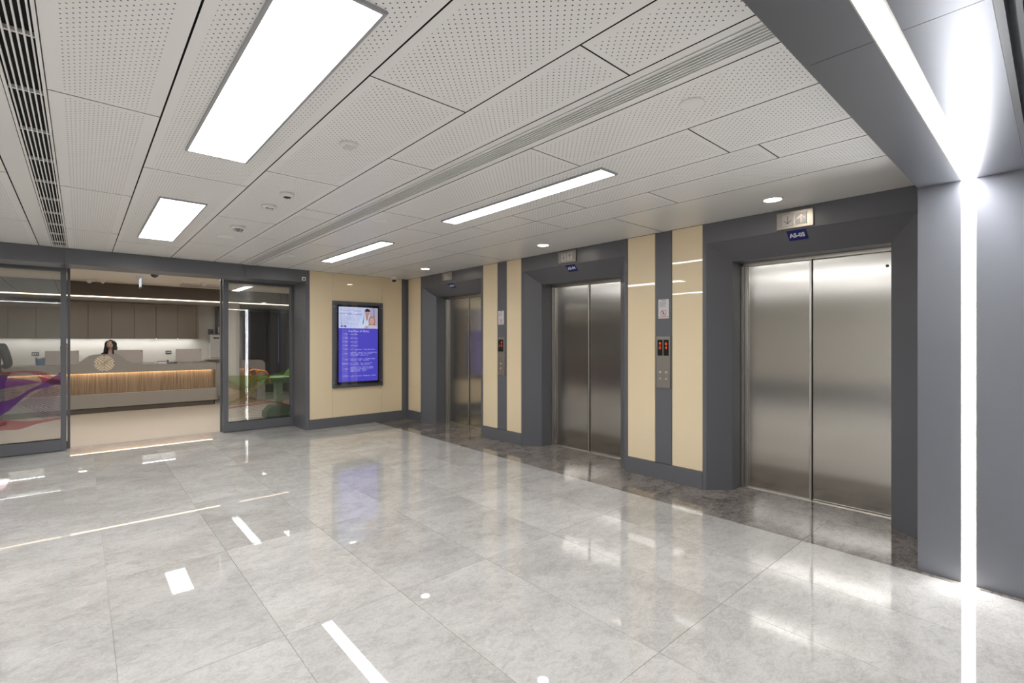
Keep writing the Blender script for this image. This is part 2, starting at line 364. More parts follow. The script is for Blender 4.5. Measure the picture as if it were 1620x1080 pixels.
def ceil_light(x0, x1, y0, y1, label, group=None):
    t = thing('ceiling_light', ((x0 + x1) / 2, (y0 + y1) / 2, H), label, 'ceiling light', group); f = 0.014
    fr = MB().box(x0, x0 + f, y0, y1, H - 0.014, H).box(x1 - f, x1, y0, y1, H - 0.014, H).box(x0 + f, x1 - f, y0, y0 + f, H - 0.014, H).box(x0 + f, x1 - f, y1 - f, y1, H - 0.014, H)
    build('light_frame', fr, M['satin_dark'], t)
    build('diffuser', MB().box(x0 + f, x1 - f, y0 + f, y1 - f, H - 0.011, H - 0.002), M['panel_e'], t)
M['satin_dark'] = mat('grey_light_frame', srgb(165, 165, 168), 0.4, metal=0.3)
ceil_light(0.50, 0.855, 1.66, 3.71, 'big wide white ceiling light panel cut by the top of the picture')
ceil_light(0.50, 0.855, 5.08, 7.22, 'short wide white ceiling light panel above the glass doors')
ceil_light(2.755, 2.945, 2.15, 4.20, 'narrow white ceiling light panel nearer the middle lift')
ceil_light(2.755, 2.945, 5.53, 7.54, 'narrow white ceiling light panel farthest from the camera')
for (a, b, c, d, lab) in ((0.5, 0.855, -1.9, 0.0, 'added unseen wide light panel just behind the portal'), (0.5, 0.855, -5.2, -3.2, 'added unseen wide light panel nearest the back wall'), (2.755, 2.945, -1.6, 0.0, 'added unseen narrow light panel just behind the portal'),
                        (2.755, 2.945, -4.6, -2.6, 'added unseen narrow light panel nearest the back wall'), (-2.0, -1.65, 1.66, 3.7, 'added unseen light panel at the left, nearer the portal'), (-2.0, -1.65, 5.1, 7.2, 'added unseen light panel at the left, nearer the glass doors'), (-2.0, -1.65, -3, -1, 'added unseen light panel left of and behind the camera')):
    ceil_light(a, b, c, d, lab)  # unseen panels, added for the light they give the lobby

def downlight(x, y, label):
    t = thing('downlight', (x, y, H), label, 'downlight')
    build('trim_ring', MB().lathe((x, y, H), [(0.083, 0.0), (0.083, -0.006), (0.070, -0.008), (0.068, -0.002)], 32), M['white'], t)
    build('lens', MB().lathe((x, y, H), [(0.068, -0.001), (0.068, -0.0055), (0.03, -0.006)], 32), M['spot_e'], t)
downlight(4.50, 1.655, 'round downlight in front of the nearest lift'); downlight(4.45, 4.41, 'round downlight in front of the middle lift'); downlight(4.41, 7.2, 'round downlight in front of the farthest lift')

def disc(x, y, r, label):
    t = build('ceiling_cover', MB().lathe((x, y, H), [(r, 0.0), (r, -0.006), (r * 0.93, -0.011), (0.01, -0.012)], 32), M['ceil'], None, origin=(x, y, H)); tag(t, label, 'ceiling cover')
disc(2.36, 1.26, 0.062, 'round white ceiling cover plate near the dark portal')
disc(2.32, 4.64, 0.07, 'round white ceiling cover plate between the long grille and far lights')
disc(1.28, 6.54, 0.09, 'flat round white ceiling cover beside the smoke detector')
disc(1.92 + 0.35, 7.4, 0.06, 'small round ceiling cover beside the far end of the long grille')
def sprink(x, y, kind, label):
    t = thing('ceiling_detector', (x, y, H), label, 'detector')
    if kind == 'cone':
        build('detector_base', MB().lathe((x, y, H), [(0.075, 0), (0.078, -0.012), (0.07, -0.026), (0.05, -0.03)], 28), M['white'], t)
        build('sensing_chamber', MB().lathe((x, y, H), [(0.052, -0.028), (0.045, -0.044), (0.02, -0.062)], 24), M['arrowgrey'], t)
        build('cap', MB().lathe((x, y, H), [(0.02, -0.06), (0.02, -0.068), (0.01, -0.07)], 16), M['white'], t)
        for k in range(4):
            a = k * math.pi / 2 + 0.4
            build('rib', MB().tube([(x + 0.052 * math.cos(a), y + 0.052 * math.sin(a), H - 0.03), (x + 0.02 * math.cos(a), y + 0.02 * math.sin(a), H - 0.066)], 0.004, 6), M['white'], t)
    elif kind == 'speaker':
        build('detector_base', MB().lathe((x, y, H), [(0.062, 0), (0.062, -0.02), (0.052, -0.035), (0.02, -0.038)], 28), M['white'], t)
        for k in range(3): build('slot', MB().box(x - 0.035 + 0.022 * k, x - 0.02 + 0.022 * k, y - 0.05, y - 0.035, H - 0.039, H - 0.034), M['black'], t)
    elif kind == 'red':
        build('detector_base', MB().lathe((x, y, H), [(0.055, 0), (0.055, -0.018), (0.045, -0.03), (0.03, -0.032)], 28), M['white'], t)
        build('lens', MB().lathe((x, y, H), [(0.03, -0.031), (0.028, -0.037), (0.008, -0.04)], 20), mat('dark_red_lens', srgb(80, 30, 32), 0.15), t)
    else:
        build('detector_base', MB().lathe((x, y, H), [(0.055, 0), (0.055, -0.012), (0.048, -0.02), (0.03, -0.022)], 28), M['white'], t)
        for k in range(6):
            yy = y - 0.03 + 0.012 * k
            build('fin', MB().box(x - 0.03, x + 0.03, yy - 0.003, yy + 0.003, H - 0.03, H - 0.02), M['white'], t)
sprink(1.27, 5.87, 'cone', 'white smoke detector with grey cone, beside the flat round cover')
sprink(1.28, 4.77, 'speaker', 'white round detector with three small slots')
sprink(1.29, 4.28, 'red', 'white round detector with dark red lens')
sprink(1.25, 2.94, 'fins', 'white finned round detector between the two grilles')
t = thing('access_hatch', (1.73, 5.3, H), 'small perforated access hatch beside the long grille', 'hatch')
pbox('hatch_panel', M['perf'], t, 1.60, 1.86, 5.0, 5.55, H - 0.004, H - 0.001)

# dome camera hanging near the far corner
t = thing('dome_camera', (4.47, 8.42, H), 'white ceiling camera with dark dome above the display', 'camera')
build('camera_base', MB().lathe((4.47, 8.42, H), [(0.055, 0), (0.058, -0.03), (0.06, -0.065), (0.05, -0.075)], 28), M['white'], t)
build('dome', MB().ell((4.47, 8.42, H - 0.078), (0.043, 0.043, 0.04)), M['dblack'], t)

# ================================================================== LIFT WALL
WB = WX + 0.03
elev = [  # y_near, y_far, inner near, inner far
    (0.70, 2.508, 0.945, 2.285), (3.454, 5.339, 3.70, 5.112), (6.27, 8.207, 6.515, 7.972)]
mb = MB()
ylist = [-3.1, 0.70, 2.508, 3.454, 5.339, 6.27, 8.207, FY + 0.2]
for a, b in ((-3.1, 0.66), (2.508, 3.454), (5.339, 6.27), (8.207, FY + 0.2)): mb.box(WX + 0.012, WX + 0.12, a, b, 0.0, 2.84)
mb.box(5.62, 5.7, -3.1, FY + 0.2, -0.06, 2.9)
wall_r = struct('wall_right', mb, M['dark'], label='dark grey lift wall with cream glass panels')
def wpanel(name, m, y0, y1, z0=0.185, z1=2.797, x=WX, bev=0.002):
    g = 0.003
    return pbox(name, m, wall_r, x - 0.0, WX + 0.012, y0 + g, y1 - g, z0, z1, bevel=bev)
for a, b in ((8.207, 8.69), (5.339, 5.678), (5.899, 6.27), (2.508, 2.868), (3.078, 3.454)):
    wpanel('glass_panel', M['cream'], a, b)
    pbox('edge_trim', M['edge'], wall_r, WX - 0.004, WX + 0.01, a + 0.003, b - 0.003, 0.179, 0.185)
for a, b in ((5.678, 5.899), (2.868, 3.078)):
    wpanel('dark_strip', M['dark'], a, b, x=WX - 0.002)
wpanel('corner_post', M['dark'], 8.69, FY - 0.0, z0=0.0, x=WX - 0.004)
for k, (a, b) in enumerate(((8.207, 8.69), (5.339, 6.27), (2.508, 3.454))):
    pbox('plinth', M['dark'], wall_r, WX - 0.012, WX + 0.012, a, b, 0.0, 0.178, bevel=0.003)
wpanel('glass_panel', M['dark'], -3.1, 0.64, z0=0)

XI, XD = 5.13, 5.34
ZH, ZI = 2.597, 2.402
def elevator(k, label, sign, lit):
    y0, y1, a, b = elev[k]; ew = 0.042
    t = thing('elevator', (WX, (y0 + y1) / 2, 0), label, 'elevator', None)
    # flat face frame (two posts and header)
    build('face_frame', MB().box(WX - 0.006, WX + 0.03, y0, y0 + ew, 0, H - 0.001).box(WX - 0.006, WX + 0.03, y1 - ew, y1, 0, H - 0.001)
          .box(WX - 0.006, WX + 0.03, y0 + ew, y1 - ew, ZH, H - 0.001), M['dark'], t)
    # splayed jambs and splayed head
    build('splayed_jamb', MB().prism([(WX, y1 - ew), (XI, b), (XI, b + 0.04), (WX + 0.03, y1 - ew + 0.03)], 'z', 0, ZH), M['dark'], t)
    build('splayed_jamb', MB().prism([(WX, y0 + ew), (WX + 0.03, y0 + ew - 0.03), (XI, a - 0.04), (XI, a)], 'z', 0, ZH), M['dark'], t)
    hd = MB(); A, B = y0 + ew, y1 - ew
    hd.quad([(WX, A, ZH), (WX, B, ZH), (XI, b, ZI), (XI, a, ZI)]); hd.quad([(WX, A, ZH + 0.03), (WX, B, ZH + 0.03), (XI, b, ZI + 0.03), (XI, a, ZI + 0.03)])
    build('splayed_head', hd, M['dark'], t)
    # straight reveals behind the splay
    build('reveal', MB().box(XI, XD, b, b + 0.03, 0, ZI).box(XI, XD, a - 0.03, a, 0, ZI).box(XI, XD, a - 0.03, b + 0.03, ZI, ZI + 0.03), M['dark'], t)
    # stainless frame
    build('door_frame', MB().box(XD - 0.01, XD + 0.03, b - 0.03, b - 0.003, 0, ZI).box(XD + 0.005, XD + 0.03, b - 0.062, b - 0.033, 0, ZI).box(XD - 0.01, XD + 0.03, a + 0.004, a + 0.035, 0, ZI)
          .box(XD - 0.01, XD + 0.03, a, b, ZI - 0.035, ZI - 0.001), M['steel2'], t, bevel=0.002)
    mid = (a + b) / 2 + 0.0
    for (p, q, dx) in ((mid + 0.004, b - 0.02, 0.0), (a + 0.02, mid - 0.004, 0.012)):
        d = MB().box(XD + 0.035 + dx, XD + 0.06 + dx, p, q, 0.008, ZI - 0.03)
        o = build('door_panel', d, M['steel'], t, origin=(XD + 0.035, (p + q) / 2, 1.2), bevel=0.003)
    pbox('door_lip', M['steel2'], t, XD + 0.027, XD + 0.037, mid + 0.002, mid + 0.022, 0.008, ZI - 0.03, bevel=0.002)
    pbox('door_gap', M['black'], t, XD + 0.062, XD + 0.066, mid - 0.02, mid + 0.02, 0.0, ZI)
    pbox('car_shell', M['void'], t, XD + 0.09, XD + 0.10, a - 0.05, b + 0.05, 0.0, ZI + 0.05)
    build('door_sill', MB().box(XD - 0.005, XD + 0.085, a, b, -0.004, 0.004).box(XD + 0.022, XD + 0.03, a, b, 0.004, 0.007), M['alu'], t)
    build('recess_floor', MB().prism([(WX - 0.006, y0 + ew), (WX - 0.006, y1 - ew), (XI, b), (XD - 0.005, b), (XD - 0.005, a), (XI, a)], 'z', -0.02, 0.0), M['dmarble'], t)
    # direction indicator on the header
    cy = {0: 1.616, 1: 4.41, 2: 7.28}[k]; w2 = {0: 0.153, 1: 0.158, 2: 0.158}[k]; zc = {0: 2.686, 1: 2.70, 2: 2.712}[k]
    s = thing('direction_indicator', (WX - 0.006, cy, zc), 'steel arrow plate above the ' + ('nearest lift, its up arrow lit' if k == 0 else 'middle lift' if k == 1 else 'farthest lift'), 'indicator', 'arrow plates above the lifts')
    xf = WX - 0.006
    pbox('plate', M['satin'], s, xf - 0.02, xf, cy - w2, cy + w2, zc - 0.078, zc + 0.078, bevel=0.002)
    for i, sg in enumerate((1, -1)):
        yc = cy + sg * 0.056
        wn = pbox('arrow_window', M['lens'], s, xf - 0.024, xf - 0.02, yc - 0.048, yc + 0.048, zc - 0.052, zc + 0.052, bevel=0.002)
        up = 1 if sg == -1 else -1; m_ = M['arrowlit'] if (up == 1 and lit) else M['arrowgrey']; X0, X1 = xf - 0.0262, xf - 0.0238
        ar = MB().box(X0, X1, yc - 0.0045, yc + 0.0045, zc - 0.036, zc + 0.036)
        for q in (1, -1):
            tip = (yc, zc + up * 0.038); en = (yc + q * 0.034, zc + up * 0.004)
            ar.prism([(tip[0], tip[1]), (tip[0], tip[1] - up * 0.012), (en[0] - q * 0.001, en[1] - up * 0.008), (en[0], en[1])], 'x', X0, X1)
        build('arrow', ar, m_, wn)
    # number sign on the splayed head
    nrm = Vector((-0.195, 0, -0.2)).normalized(); dn = Vector((0.2, 0, -0.195)).normalized()
    sy = {0: 1.614, 1: 4.385, 2: 7.22}[k]
    base = Vector((WX, sy, ZH)) + dn * 0.063
    g = thing('lift_number_sign', base, 'blue sign reading AS-0%d above the lift door' % sign, 'sign')
    c = [base + dn * u + Vector((0, v_, 0)) for u, v_ in ((-0.056, 0.08), (-0.056, -0.08), (0.056, -0.08), (0.056, 0.08))]
    pl = MB(); pl.v = [tuple(p) for p in c] + [tuple(p + nrm * 0.004) for p in c]
    pl.f = [(0, 1, 2, 3), (4, 5, 6, 7), (0, 1, 5, 4), (1, 2, 6, 5), (2, 3, 7, 6), (3, 0, 4, 7)]; pl.mi = [0] * 6; pl.sm = [False] * 6
    build('sign_plate', pl, M['navy'], g)
    text_mesh('sign_lettering', 'AS-0%d' % sign, 0.062, M['white'], g, base + nrm * 0.0055, (0, -1, 0), -dn, offset=0.0022, sx=0.86)
    return t
elevator(0, 'nearest and widest-looking lift with stainless doors beside the lit portal', 5, True)
elevator(1, 'middle lift with two stainless doors in a dark splayed surround', 4, False)
elevator(2, 'farthest lift with stainless doors near the display corner', 3, False)
# small sensor on nearest lift door
tag(build('door_button', MB().lathe((XD + 0.047, 1.02, 2.24), [(0.012, 0), (0.012, -0.006), (0.004, -0.008)], 16, 'x'), M['dblack'], None, origin=(XD + 0.047, 1.02, 2.24)), 'tiny dark round lock near the top of the nearest lift door', 'lock')

def arrow_led(mb, x, yc, zc, up, s):
    mb.box(x - 0.001, x, yc - 0.0045 * s, yc + 0.0045 * s, zc - 0.017 * s, zc + 0.017 * s)
    for q in (1, -1):
        mb.prism([(yc, zc + up * 0.021 * s), (yc, zc + up * 0.009 * s), (yc + q * 0.014 * s, zc - up * 0.004 * s), (yc + q * 0.014 * s, zc + up * 0.006 * s)], 'x', x - 0.001, x)
def call_panel(y0, y1, z0, z1, disp, btn, label):
    x = WX - 0.002; t = thing('call_panel', (x, (y0 + y1) / 2, (z0 + z1) / 2), label, 'call panel')
    pbox('face_plate', M['satin'], t, x - 0.012, x, y0, y1, z0, z1, bevel=0.0015)
    for (a, b, c, d, txt, up) in disp:
        s = pbox('display', M['dblack'], t, x - 0.0135, x - 0.012, a, b, c, d)
        mb = MB(); arrow_led(mb, x - 0.0136, (a + b) / 2 - (0.022 if len(txt) > 1 else 0), d - 0.045, up, 0.95); build('arrow', mb, M['led_o'], s)
        for q, ch in enumerate(txt.split()):
            text_mesh('floor_digit', ch, 0.056, M['led_o'], s, (x - 0.0142, (a + b) / 2 + (0 if ' ' not in txt else 0.028 - 0.054 * q), c + 0.088), (0, -1, 0), (0, 0, 1), depth=0.001)
    for (yc, zc) in btn:
        b_ = build('button', MB().lathe((x - 0.012, yc, zc), [(0.016, 0), (0.016, -0.003), (0.012, -0.004)], 20, 'x'), M['steel2'], t)
        build('button_light', MB().lathe((x - 0.016, yc, zc), [(0.006, 0), (0.006, -0.002), (0.003, -0.0022)], 12, 'x'), M['white'], b_)
call_panel(2.884, 3.056, 1.037, 1.619, [(2.975, 3.040, 1.402, 1.583, '0', 1), (2.900, 2.965, 1.402, 1.583, '4', -1)],
           [(3.008, 1.212), (2.932, 1.212), (3.008, 1.139), (2.932, 1.139)], 'steel lift call panel with two displays and four buttons')
call_panel(5.708, 5.880, 1.028, 1.622, [(5.742, 5.866, 1.400, 1.586, '-1 0', 1)], [(5.803, 1.21), (5.803, 1.135)], 'steel lift call panel with one wide display and two buttons')
def notice(y0, y1, z0, z1, label):
    x = WX - 0.002; t = thing('safety_notice', (x, (y0 + y1) / 2, (z0 + z1) / 2), label, 'notice')
    pbox('notice_sheet', M['paper'], t, x - 0.003, x, y0, y1, z0, z1)
    yc = (y0 + y1) / 2; hw = (y1 - y0) / 2
    tx = MB(); rd = MB()
    tx.box(x - 0.0036, x - 0.003, yc - hw * .45, yc + hw * .45, z1 - 0.014, z1 - 0.009)
    for k in range(5):
        l = hw * (0.78, 0.7, 0.76, 0.6, 0.72)[k]; z = z1 - 0.03 - 0.012 * k
        tx.box(x - 0.0036, x - 0.003, yc + hw * .8 - 2 * l + 0.012, yc + hw * .8, z - 0.003, z)
    cz = z0 + 0.062
    n = 24; R1, R2 = 0.036, 0.031
    for k in range(n):
        a, b = 2 * math.pi * k / n, 2 * math.pi * (k + 1) / n
        rd.prism([(yc + R1 * math.cos(a), cz + R1 * math.sin(a)), (yc + R1 * math.cos(b), cz + R1 * math.sin(b)), (yc + R2 * math.cos(b), cz + R2 * math.sin(b)), (yc + R2 * math.cos(a), cz + R2 * math.sin(a))], 'x', x - 0.0038, x - 0.003)
    rd.prism([(yc - 0.025, cz - 0.021), (yc - 0.021, cz - 0.025), (yc + 0.025, cz + 0.021), (yc + 0.021, cz + 0.025)], 'x', x - 0.0039, x - 0.003)
    rd.box(x - 0.0036, x - 0.003, y0 + 0.006, y1 - 0.006, z0 + 0.016, z0 + 0.021)
    tx.ell((x - 0.0033, yc + 0.006, cz + 0.015), (0.0008, 0.005, 0.005), seg=8, rings=6).box(x - 0.0036, x - 0.003, yc - 0.004, yc + 0.008, cz - 0.016, cz + 0.008)
    tag(build('text_lines', tx, M['ink'], t), kind='stuff'); tag(build('prohibition_mark', rd, M['red'], t), kind='stuff')
notice(2.904, 3.035, 1.822, 2.038, 'white safety notice on the dark strip between the nearest and middle lifts')
notice(5.740, 5.874, 1.822, 2.035, 'white safety notice on the dark strip between the middle and farthest lifts')

# ================================================================== FACADE (display wall and sliding door opening)
mb = MB().box(3.01, WX + 0.1, FY + 0.012, FY + 0.2, 0, 2.84)
wall_f = struct('wall_front', mb, M['dark'], label='cream glass clad wall that carries the blue display')
for a, b in ((3.01, 3.417), (3.417, 4.382), (4.382, 4.815)):
    pbox('glass_panel', M['cream'], wall_f, a + 0.0015, b - 0.0015, FY, FY + 0.012, 0.175, 2.797)
    pbox('plinth', M['dark'], wall_f, a, b, FY - 0.012, FY + 0.012, 0.0, 0.172, bevel=0.002)
pbox('corner_post', M['dark'], wall_f, 4.815, WX - 0.004, FY - 0.004, FY + 0.012, 0.0, 2.797)
# door portal: header with seams, jambs
hdr = struct('trim_1', MB().box(-4.2, 3.01, FY + 0.005, 9.25, 2.60, 2.9), M['dark'], label='dark grey header over the glass doors')
for a, b in ((-4.2, -2.3), (-2.3, -0.158), (-0.158, 1.99), (1.99, 3.01)):
    pbox('header_panel', M['dark'], hdr, a + 0.002, b - 0.002, FY - 0.012, FY + 0.005, 2.587, 2.799)
    pbox('soffit_panel', M['dark'], hdr, a + 0.002, b - 0.002, FY + 0.005, 9.25, 2.587, 2.60)
jamb = struct('trim_2', MB().box(2.94, 3.009, FY - 0.012, 9.38, 0, 2.586), M['dark'], label='dark grey jamb on the right of the glass doors', bevel=0.002)
struct('trim_3', MB().box(-5, 1.78, 9.40, 9.62, 2.655, 2.9).box(1.78, 3.05, 9.40, 9.62, 2.655, 2.9), M['dark'], label='dark sliding door track box')
struct('trim_4', MB().box(-4.2, -3.9, FY - 0.012, 9.6, 0, 2.586), M['dark'], label='dark grey jamb far left of the glass doors')
struct('trim_5', MB().box(3.01, 3.07, 9.0, 9.62, 0, 2.9), M['dark'], label='dark pocket end of the right glass door')
t = thing('door_sensor', (2.905, FY - 0.012, 2.645), 'small white sensor on the dark frame left of the cream wall', 'sensor')
pbox('sensor_body', M['white'], t, 2.874, 2.938, FY - 0.03, FY - 0.012, 2.614, 2.675, bevel=0.004)
pbox('sensor_lens', M['dblack'], t, 2.893, 2.919, FY - 0.032, FY - 0.03, 2.628, 2.656)

def leaf(name, x0, x1, y, zb, zt, st, label, glass=True):
    """sliding glass leaf: stiles, rails, pane"""
    o = bpy.data.objects.new(name, None); col.objects.link(o); o.location = (x0, y, 0); WL[o.name] = Vector((x0, y, 0)); tag(o, label, kind='structure')
    for a, b in ((x0, x0 + st), (x1 - st, x1)):
        pbox('stile', M['dark'], o, a, b, y - 0.022, y + 0.022, 0.008, zt, bevel=0.003)
    pbox('bottom_rail', M['dark'], o, x0 + st, x1 - st, y - 0.022, y + 0.022, 0.008, zb, bevel=0.003)
    pbox('bottom_bead', M['black'], o, x0 + st, x1 - st, y - 0.012, y + 0.012, zb, zb + 0.012)
    pbox('top_rail', M['dark'], o, x0 + st, x1 - st, y - 0.022, y + 0.022, zt - 0.09, zt, bevel=0.003)
    pbox('glass_pane', M['glass'], o, x0 + st, x1 - st, y - 0.004, y + 0.004, zb + 0.012, zt - 0.09)
    return o
d1 = leaf('door_1', -2.25, -0.15, 9.45, 0.165, 2.65, 0.062, 'left sliding glass door with purple and red film')
d2 = leaf('door_2', -2.2, -0.11, 9.55, 0.1, 2.65, 0.03, 'second glass leaf behind the left sliding door')
d3 = leaf('door_3', 1.812, 2.985, 9.45, 0.165, 2.65, 0.08, 'right sliding glass door with green and orange film')
d6 = leaf('door_6', -3.9, -2.26, 9.45, 0.165, 2.65, 0.062, 'fixed glass sidelight left of the left sliding door')
d4 = leaf('door_4', 1.79, 2.95, 9.55, 0.1, 2.65, 0.03, 'second glass leaf behind the right sliding door')

# printed film ribbons on the glass --------------------------------
FLY = 9.444
def bez(p, n=24):
    out = []
    for i in range(n + 1):
        t = i / n; k = len(p) - 1; x = z = 0
        for j, (a, b) in enumerate(p):
            c = math.comb(k, j) * t ** j * (1 - t) ** (k - j); x += a * c; z += b * c
        out.append((x, z))
    return out
def ribbon(name, parent, top, bot, m, y=FLY):
    A, B = bez(top), bez(bot); mb = MB()
    for i in range(len(A) - 1):
        mb.quad([(A[i][0], y, A[i][1]), (A[i + 1][0], y, A[i + 1][1]), (B[i + 1][0], y, B[i + 1][1]), (B[i][0], y, B[i][1])])
    return build(name, mb, m, parent)
def lines(name, parent, A, B, n, m, wd=0.006, y=FLY - 0.001):
    """n thin printed lines blending from curve A to curve B"""
    mb = MB()
    for k in range(n):
        t = k / (n - 1); P = bez([(a[0] * (1 - t) + b[0] * t, a[1] * (1 - t) + b[1] * t) for a, b in zip(A, B)], 10)
        for i in range(len(P) - 1):
            (x0, z0), (x1, z1) = P[i], P[i + 1]
            mb.quad([(x0, y, z0 - wd / 2), (x1, y, z1 - wd / 2), (x1, y, z1 + wd / 2), (x0, y, z0 + wd / 2)])
    return tag(build(name, mb, m, parent), kind='stuff')
F = {k: film('film_' + k, srgb(*c), o) for k, (c, o) in dict(purple=((104, 56, 140), 0.6), violet=((120, 60, 150), 0.42), magenta=((160, 50, 110), 0.55), red=((190, 80, 100), 0.3),
     line=((110, 70, 110), 0.6), green=((130, 165, 70), 0.2), yellow=((200, 200, 90), 0.3), orange=((190, 150, 100), 0.18), gline=((90, 110, 70), 0.45)).items()}
xl, xr = -2.18, -0.213
def ribp(name, parent, top, bot, m): 
    # ribbon whose edges pass through the listed points
    def dens(p):
        out = []
        for i in range(len(p) - 1):
            p0, p1, p2, p3 = p[max(i - 1, 0)], p[i], p[i + 1], p[min(i + 2, len(p) - 1)]
            for k in range(6):
                t = k / 6; out.append(tuple(0.5 * (2 * p1[a] + (p2[a] - p0[a]) * t + (2 * p0[a] - 5 * p1[a] + 4 * p2[a] - p3[a]) * t * t + (3 * p1[a] - p0[a] - 3 * p2[a] + p3[a]) * t ** 3) for a in (0, 1)))
        return out + [p[-1]]
    A, B = dens(top), dens(bot)
    if len(A) != len(B):
        n = 30; A = [A[round(k * (len(A) - 1) / n)] for k in range(n + 1)]; B = [B[round(k * (len(B) - 1) / n)] for k in range(n + 1)]
    mb = MB()
    for i in range(len(A) - 1): mb.quad([(A[i][0], FLY, A[i][1]), (A[i + 1][0], FLY, A[i + 1][1]), (B[i + 1][0], FLY, B[i + 1][1]), (B[i][0], FLY, B[i][1])])
    return build(name, mb, m, parent)
ribp('film_ribbon', d1, [(xl, 0.35), (-1.4, 0.56), (-0.808, 0.744), (-0.659, 0.792), (-0.524, 0.895), (-0.379, 0.983), (xr, 1.120)], [(xl, 0.0), (-1.4, 0.25), (-0.808, 0.566), (-0.689, 0.665), (-0.524, 0.851), (-0.379, 0.912), (xr, 0.960)], F['purple'])
ribp('film_ribbon', d1, [(-1.5, 0.95), (-1.0, 1.10), (-0.695, 1.061), (-0.567, 1.037), (-0.462, 1.005), (-0.379, 0.983)], [(-1.5, 0.75), (-1.0, 0.88), (-0.689, 0.94), (-0.536, 0.965), (-0.443, 0.977), (-0.379, 0.975)], F['violet'])
ribp('film_ribbon', d1, [(-0.443, 1.08), (-0.347, 1.045), (-0.28, 1.03), (xr, 1.01)], [(-0.40, 0.99), (-0.347, 0.975), (-0.282, 0.95), (xr, 0.937)], F['magenta'])
ribp('film_ribbon', d1, [(-1.6, 0.9), (-1.0, 1.12), (-0.689, 1.150), (-0.536, 1.157), (-0.379, 1.125), (-0.282, 1.05)], [(-1.6, 0.86), (-1.0, 1.09), (-0.689, 1.12), (-0.536, 1.12), (-0.40, 1.08), (-0.282, 1.03)], F['red'])
ribp('film_ribbon', d1, [(xl, 0.65), (-1.4, 0.55), (-0.808, 0.500), (-0.567, 0.462), (-0.379, 0.465), (xr, 0.482)], [(xl, 0.5), (-1.4, 0.35), (-0.808, 0.362), (-0.628, 0.357), (-0.443, 0.414), (xr, 0.451)], F['red'])
lines('film_lines', d1, [(-0.647, 0.696), (-0.567, 0.62), (-0.443, 0.511), (-0.347, 0.457)], [(-0.36, 0.925), (-0.30, 0.92), (-0.26, 0.91), (xr, 0.90)], 18, F['line'], 0.005)
lines('film_lines', d1, [(-0.62, 0.71), (-0.45, 0.60), (-0.33, 0.50), (xr, 0.46)], [(-0.36, 0.925), (-0.30, 0.90), (-0.26, 0.88), (xr, 0.86)], 16, F['line'], 0.005)
lines('film_lines', d1, [(-1.1, 0.62), (-0.9, 0.66), (-0.8, 0.68), (-0.68, 0.70)], [(-0.72, 1.04), (-0.64, 1.0), (-0.52, 0.95), (-0.42, 0.93)], 18, F['line'], 0.005)
gx0, gx1 = 1.895, 2.90
ribp('film_ribbon', d3, [(gx0, 0.97), (2.223, 0.954), (2.479, 0.95), (2.767, 0.997), (gx1, 1.01)], [(gx0, 0.775), (2.1, 0.70), (2.274, 0.80), (2.5, 0.93), (gx1, 0.95)], F['green'])
ribp('film_ribbon', d3, [(gx0, 0.905), (2.074, 0.764), (2.274, 0.56), (2.606, 0.48), (gx1, 0.44)], [(gx0, 0.45), (2.074, 0.456), (2.274, 0.47), (2.606, 0.455), (gx1, 0.42)], F['orange'])
ribp('film_ribbon', d3, [(gx0, 0.51), (2.124, 0.62), (2.324, 0.78), (2.479, 0.89)], [(gx0, 0.46), (2.124, 0.57), (2.324, 0.73), (2.479, 0.86)], F['yellow'])
ribp('film_ribbon', d3, [(gx0, 0.43), (2.274, 0.455), (2.585, 0.47), (gx1, 0.40)], [(gx0, 0.40), (2.274, 0.43), (2.585, 0.44), (gx1, 0.36)], F['red'])
lines('film_lines', d3, [(gx0, 0.60), (2.2, 0.75), (2.5, 0.95), (gx1, 0.80)], [(gx0, 0.25), (2.2, 0.30), (2.5, 0.18), (gx1, 0.28)], 22, F['gline'], 0.004)
lines('film_lines', d3, [(gx0, 0.95), (2.2, 0.62), (2.5, 0.78), (gx1, 0.95)], [(gx0, 0.78), (2.2, 0.48), (2.5, 0.60), (gx1, 0.66)], 8, F['gline'], 0.004)

# ------------------------------------------------------------------ the blue display
t = thing('wall_display', (3.89, FY, 1.5), 'wall mounted portrait display with blue floor plan in dark frame', 'display')
pbox('frame', M['dark'], t, 3.405, 4.381, FY - 0.05, FY, 0.702, 2.292, bevel=0.003, label='dark grey frame plate')
pbox('bezel', M['black'], t, 3.480, 4.300, FY - 0.053, FY - 0.05, 0.765, 2.225)
X0, X1, Z0, Z1, ZS = 3.509, 4.272, 0.810, 2.190, 1.797
sy = FY - 0.055
scr = build('screen', MB().box(X0, X1, sy, FY - 0.053, Z0, Z1), emis('screen_blue', srgb(84, 78, 200), EF), t)
sE = lambda n, c, s=EF: emis(n, srgb(*c), s)
y1_ = sy - 0.0005
build('banner', MB().box(X0, X1, y1_, sy, ZS, Z1), sE('screen_pale', (200, 210, 244)), t)
build('side_column', MB().box(X0 + 0.05, X0 + 0.2, y1_, sy, Z0 + 0.06, ZS - 0.1), sE('screen_blue_light', (92, 86, 204)), t)
def poly(name, pts, m, y, parent=t):
    mb = MB(); mb.prism(pts, 'y', y - 0.0005, y); return build(name, mb, m, parent)
def ellp(cx, cz, rx, rz, a0=0, a1=360, n=20): return [(cx + rx * math.cos(math.radians(a0 + (a1 - a0) * k / n)), cz + rz * math.sin(math.radians(a0 + (a1 - a0) * k / n))) for k in range(n + (0 if a1 - a0 == 360 else 1))]
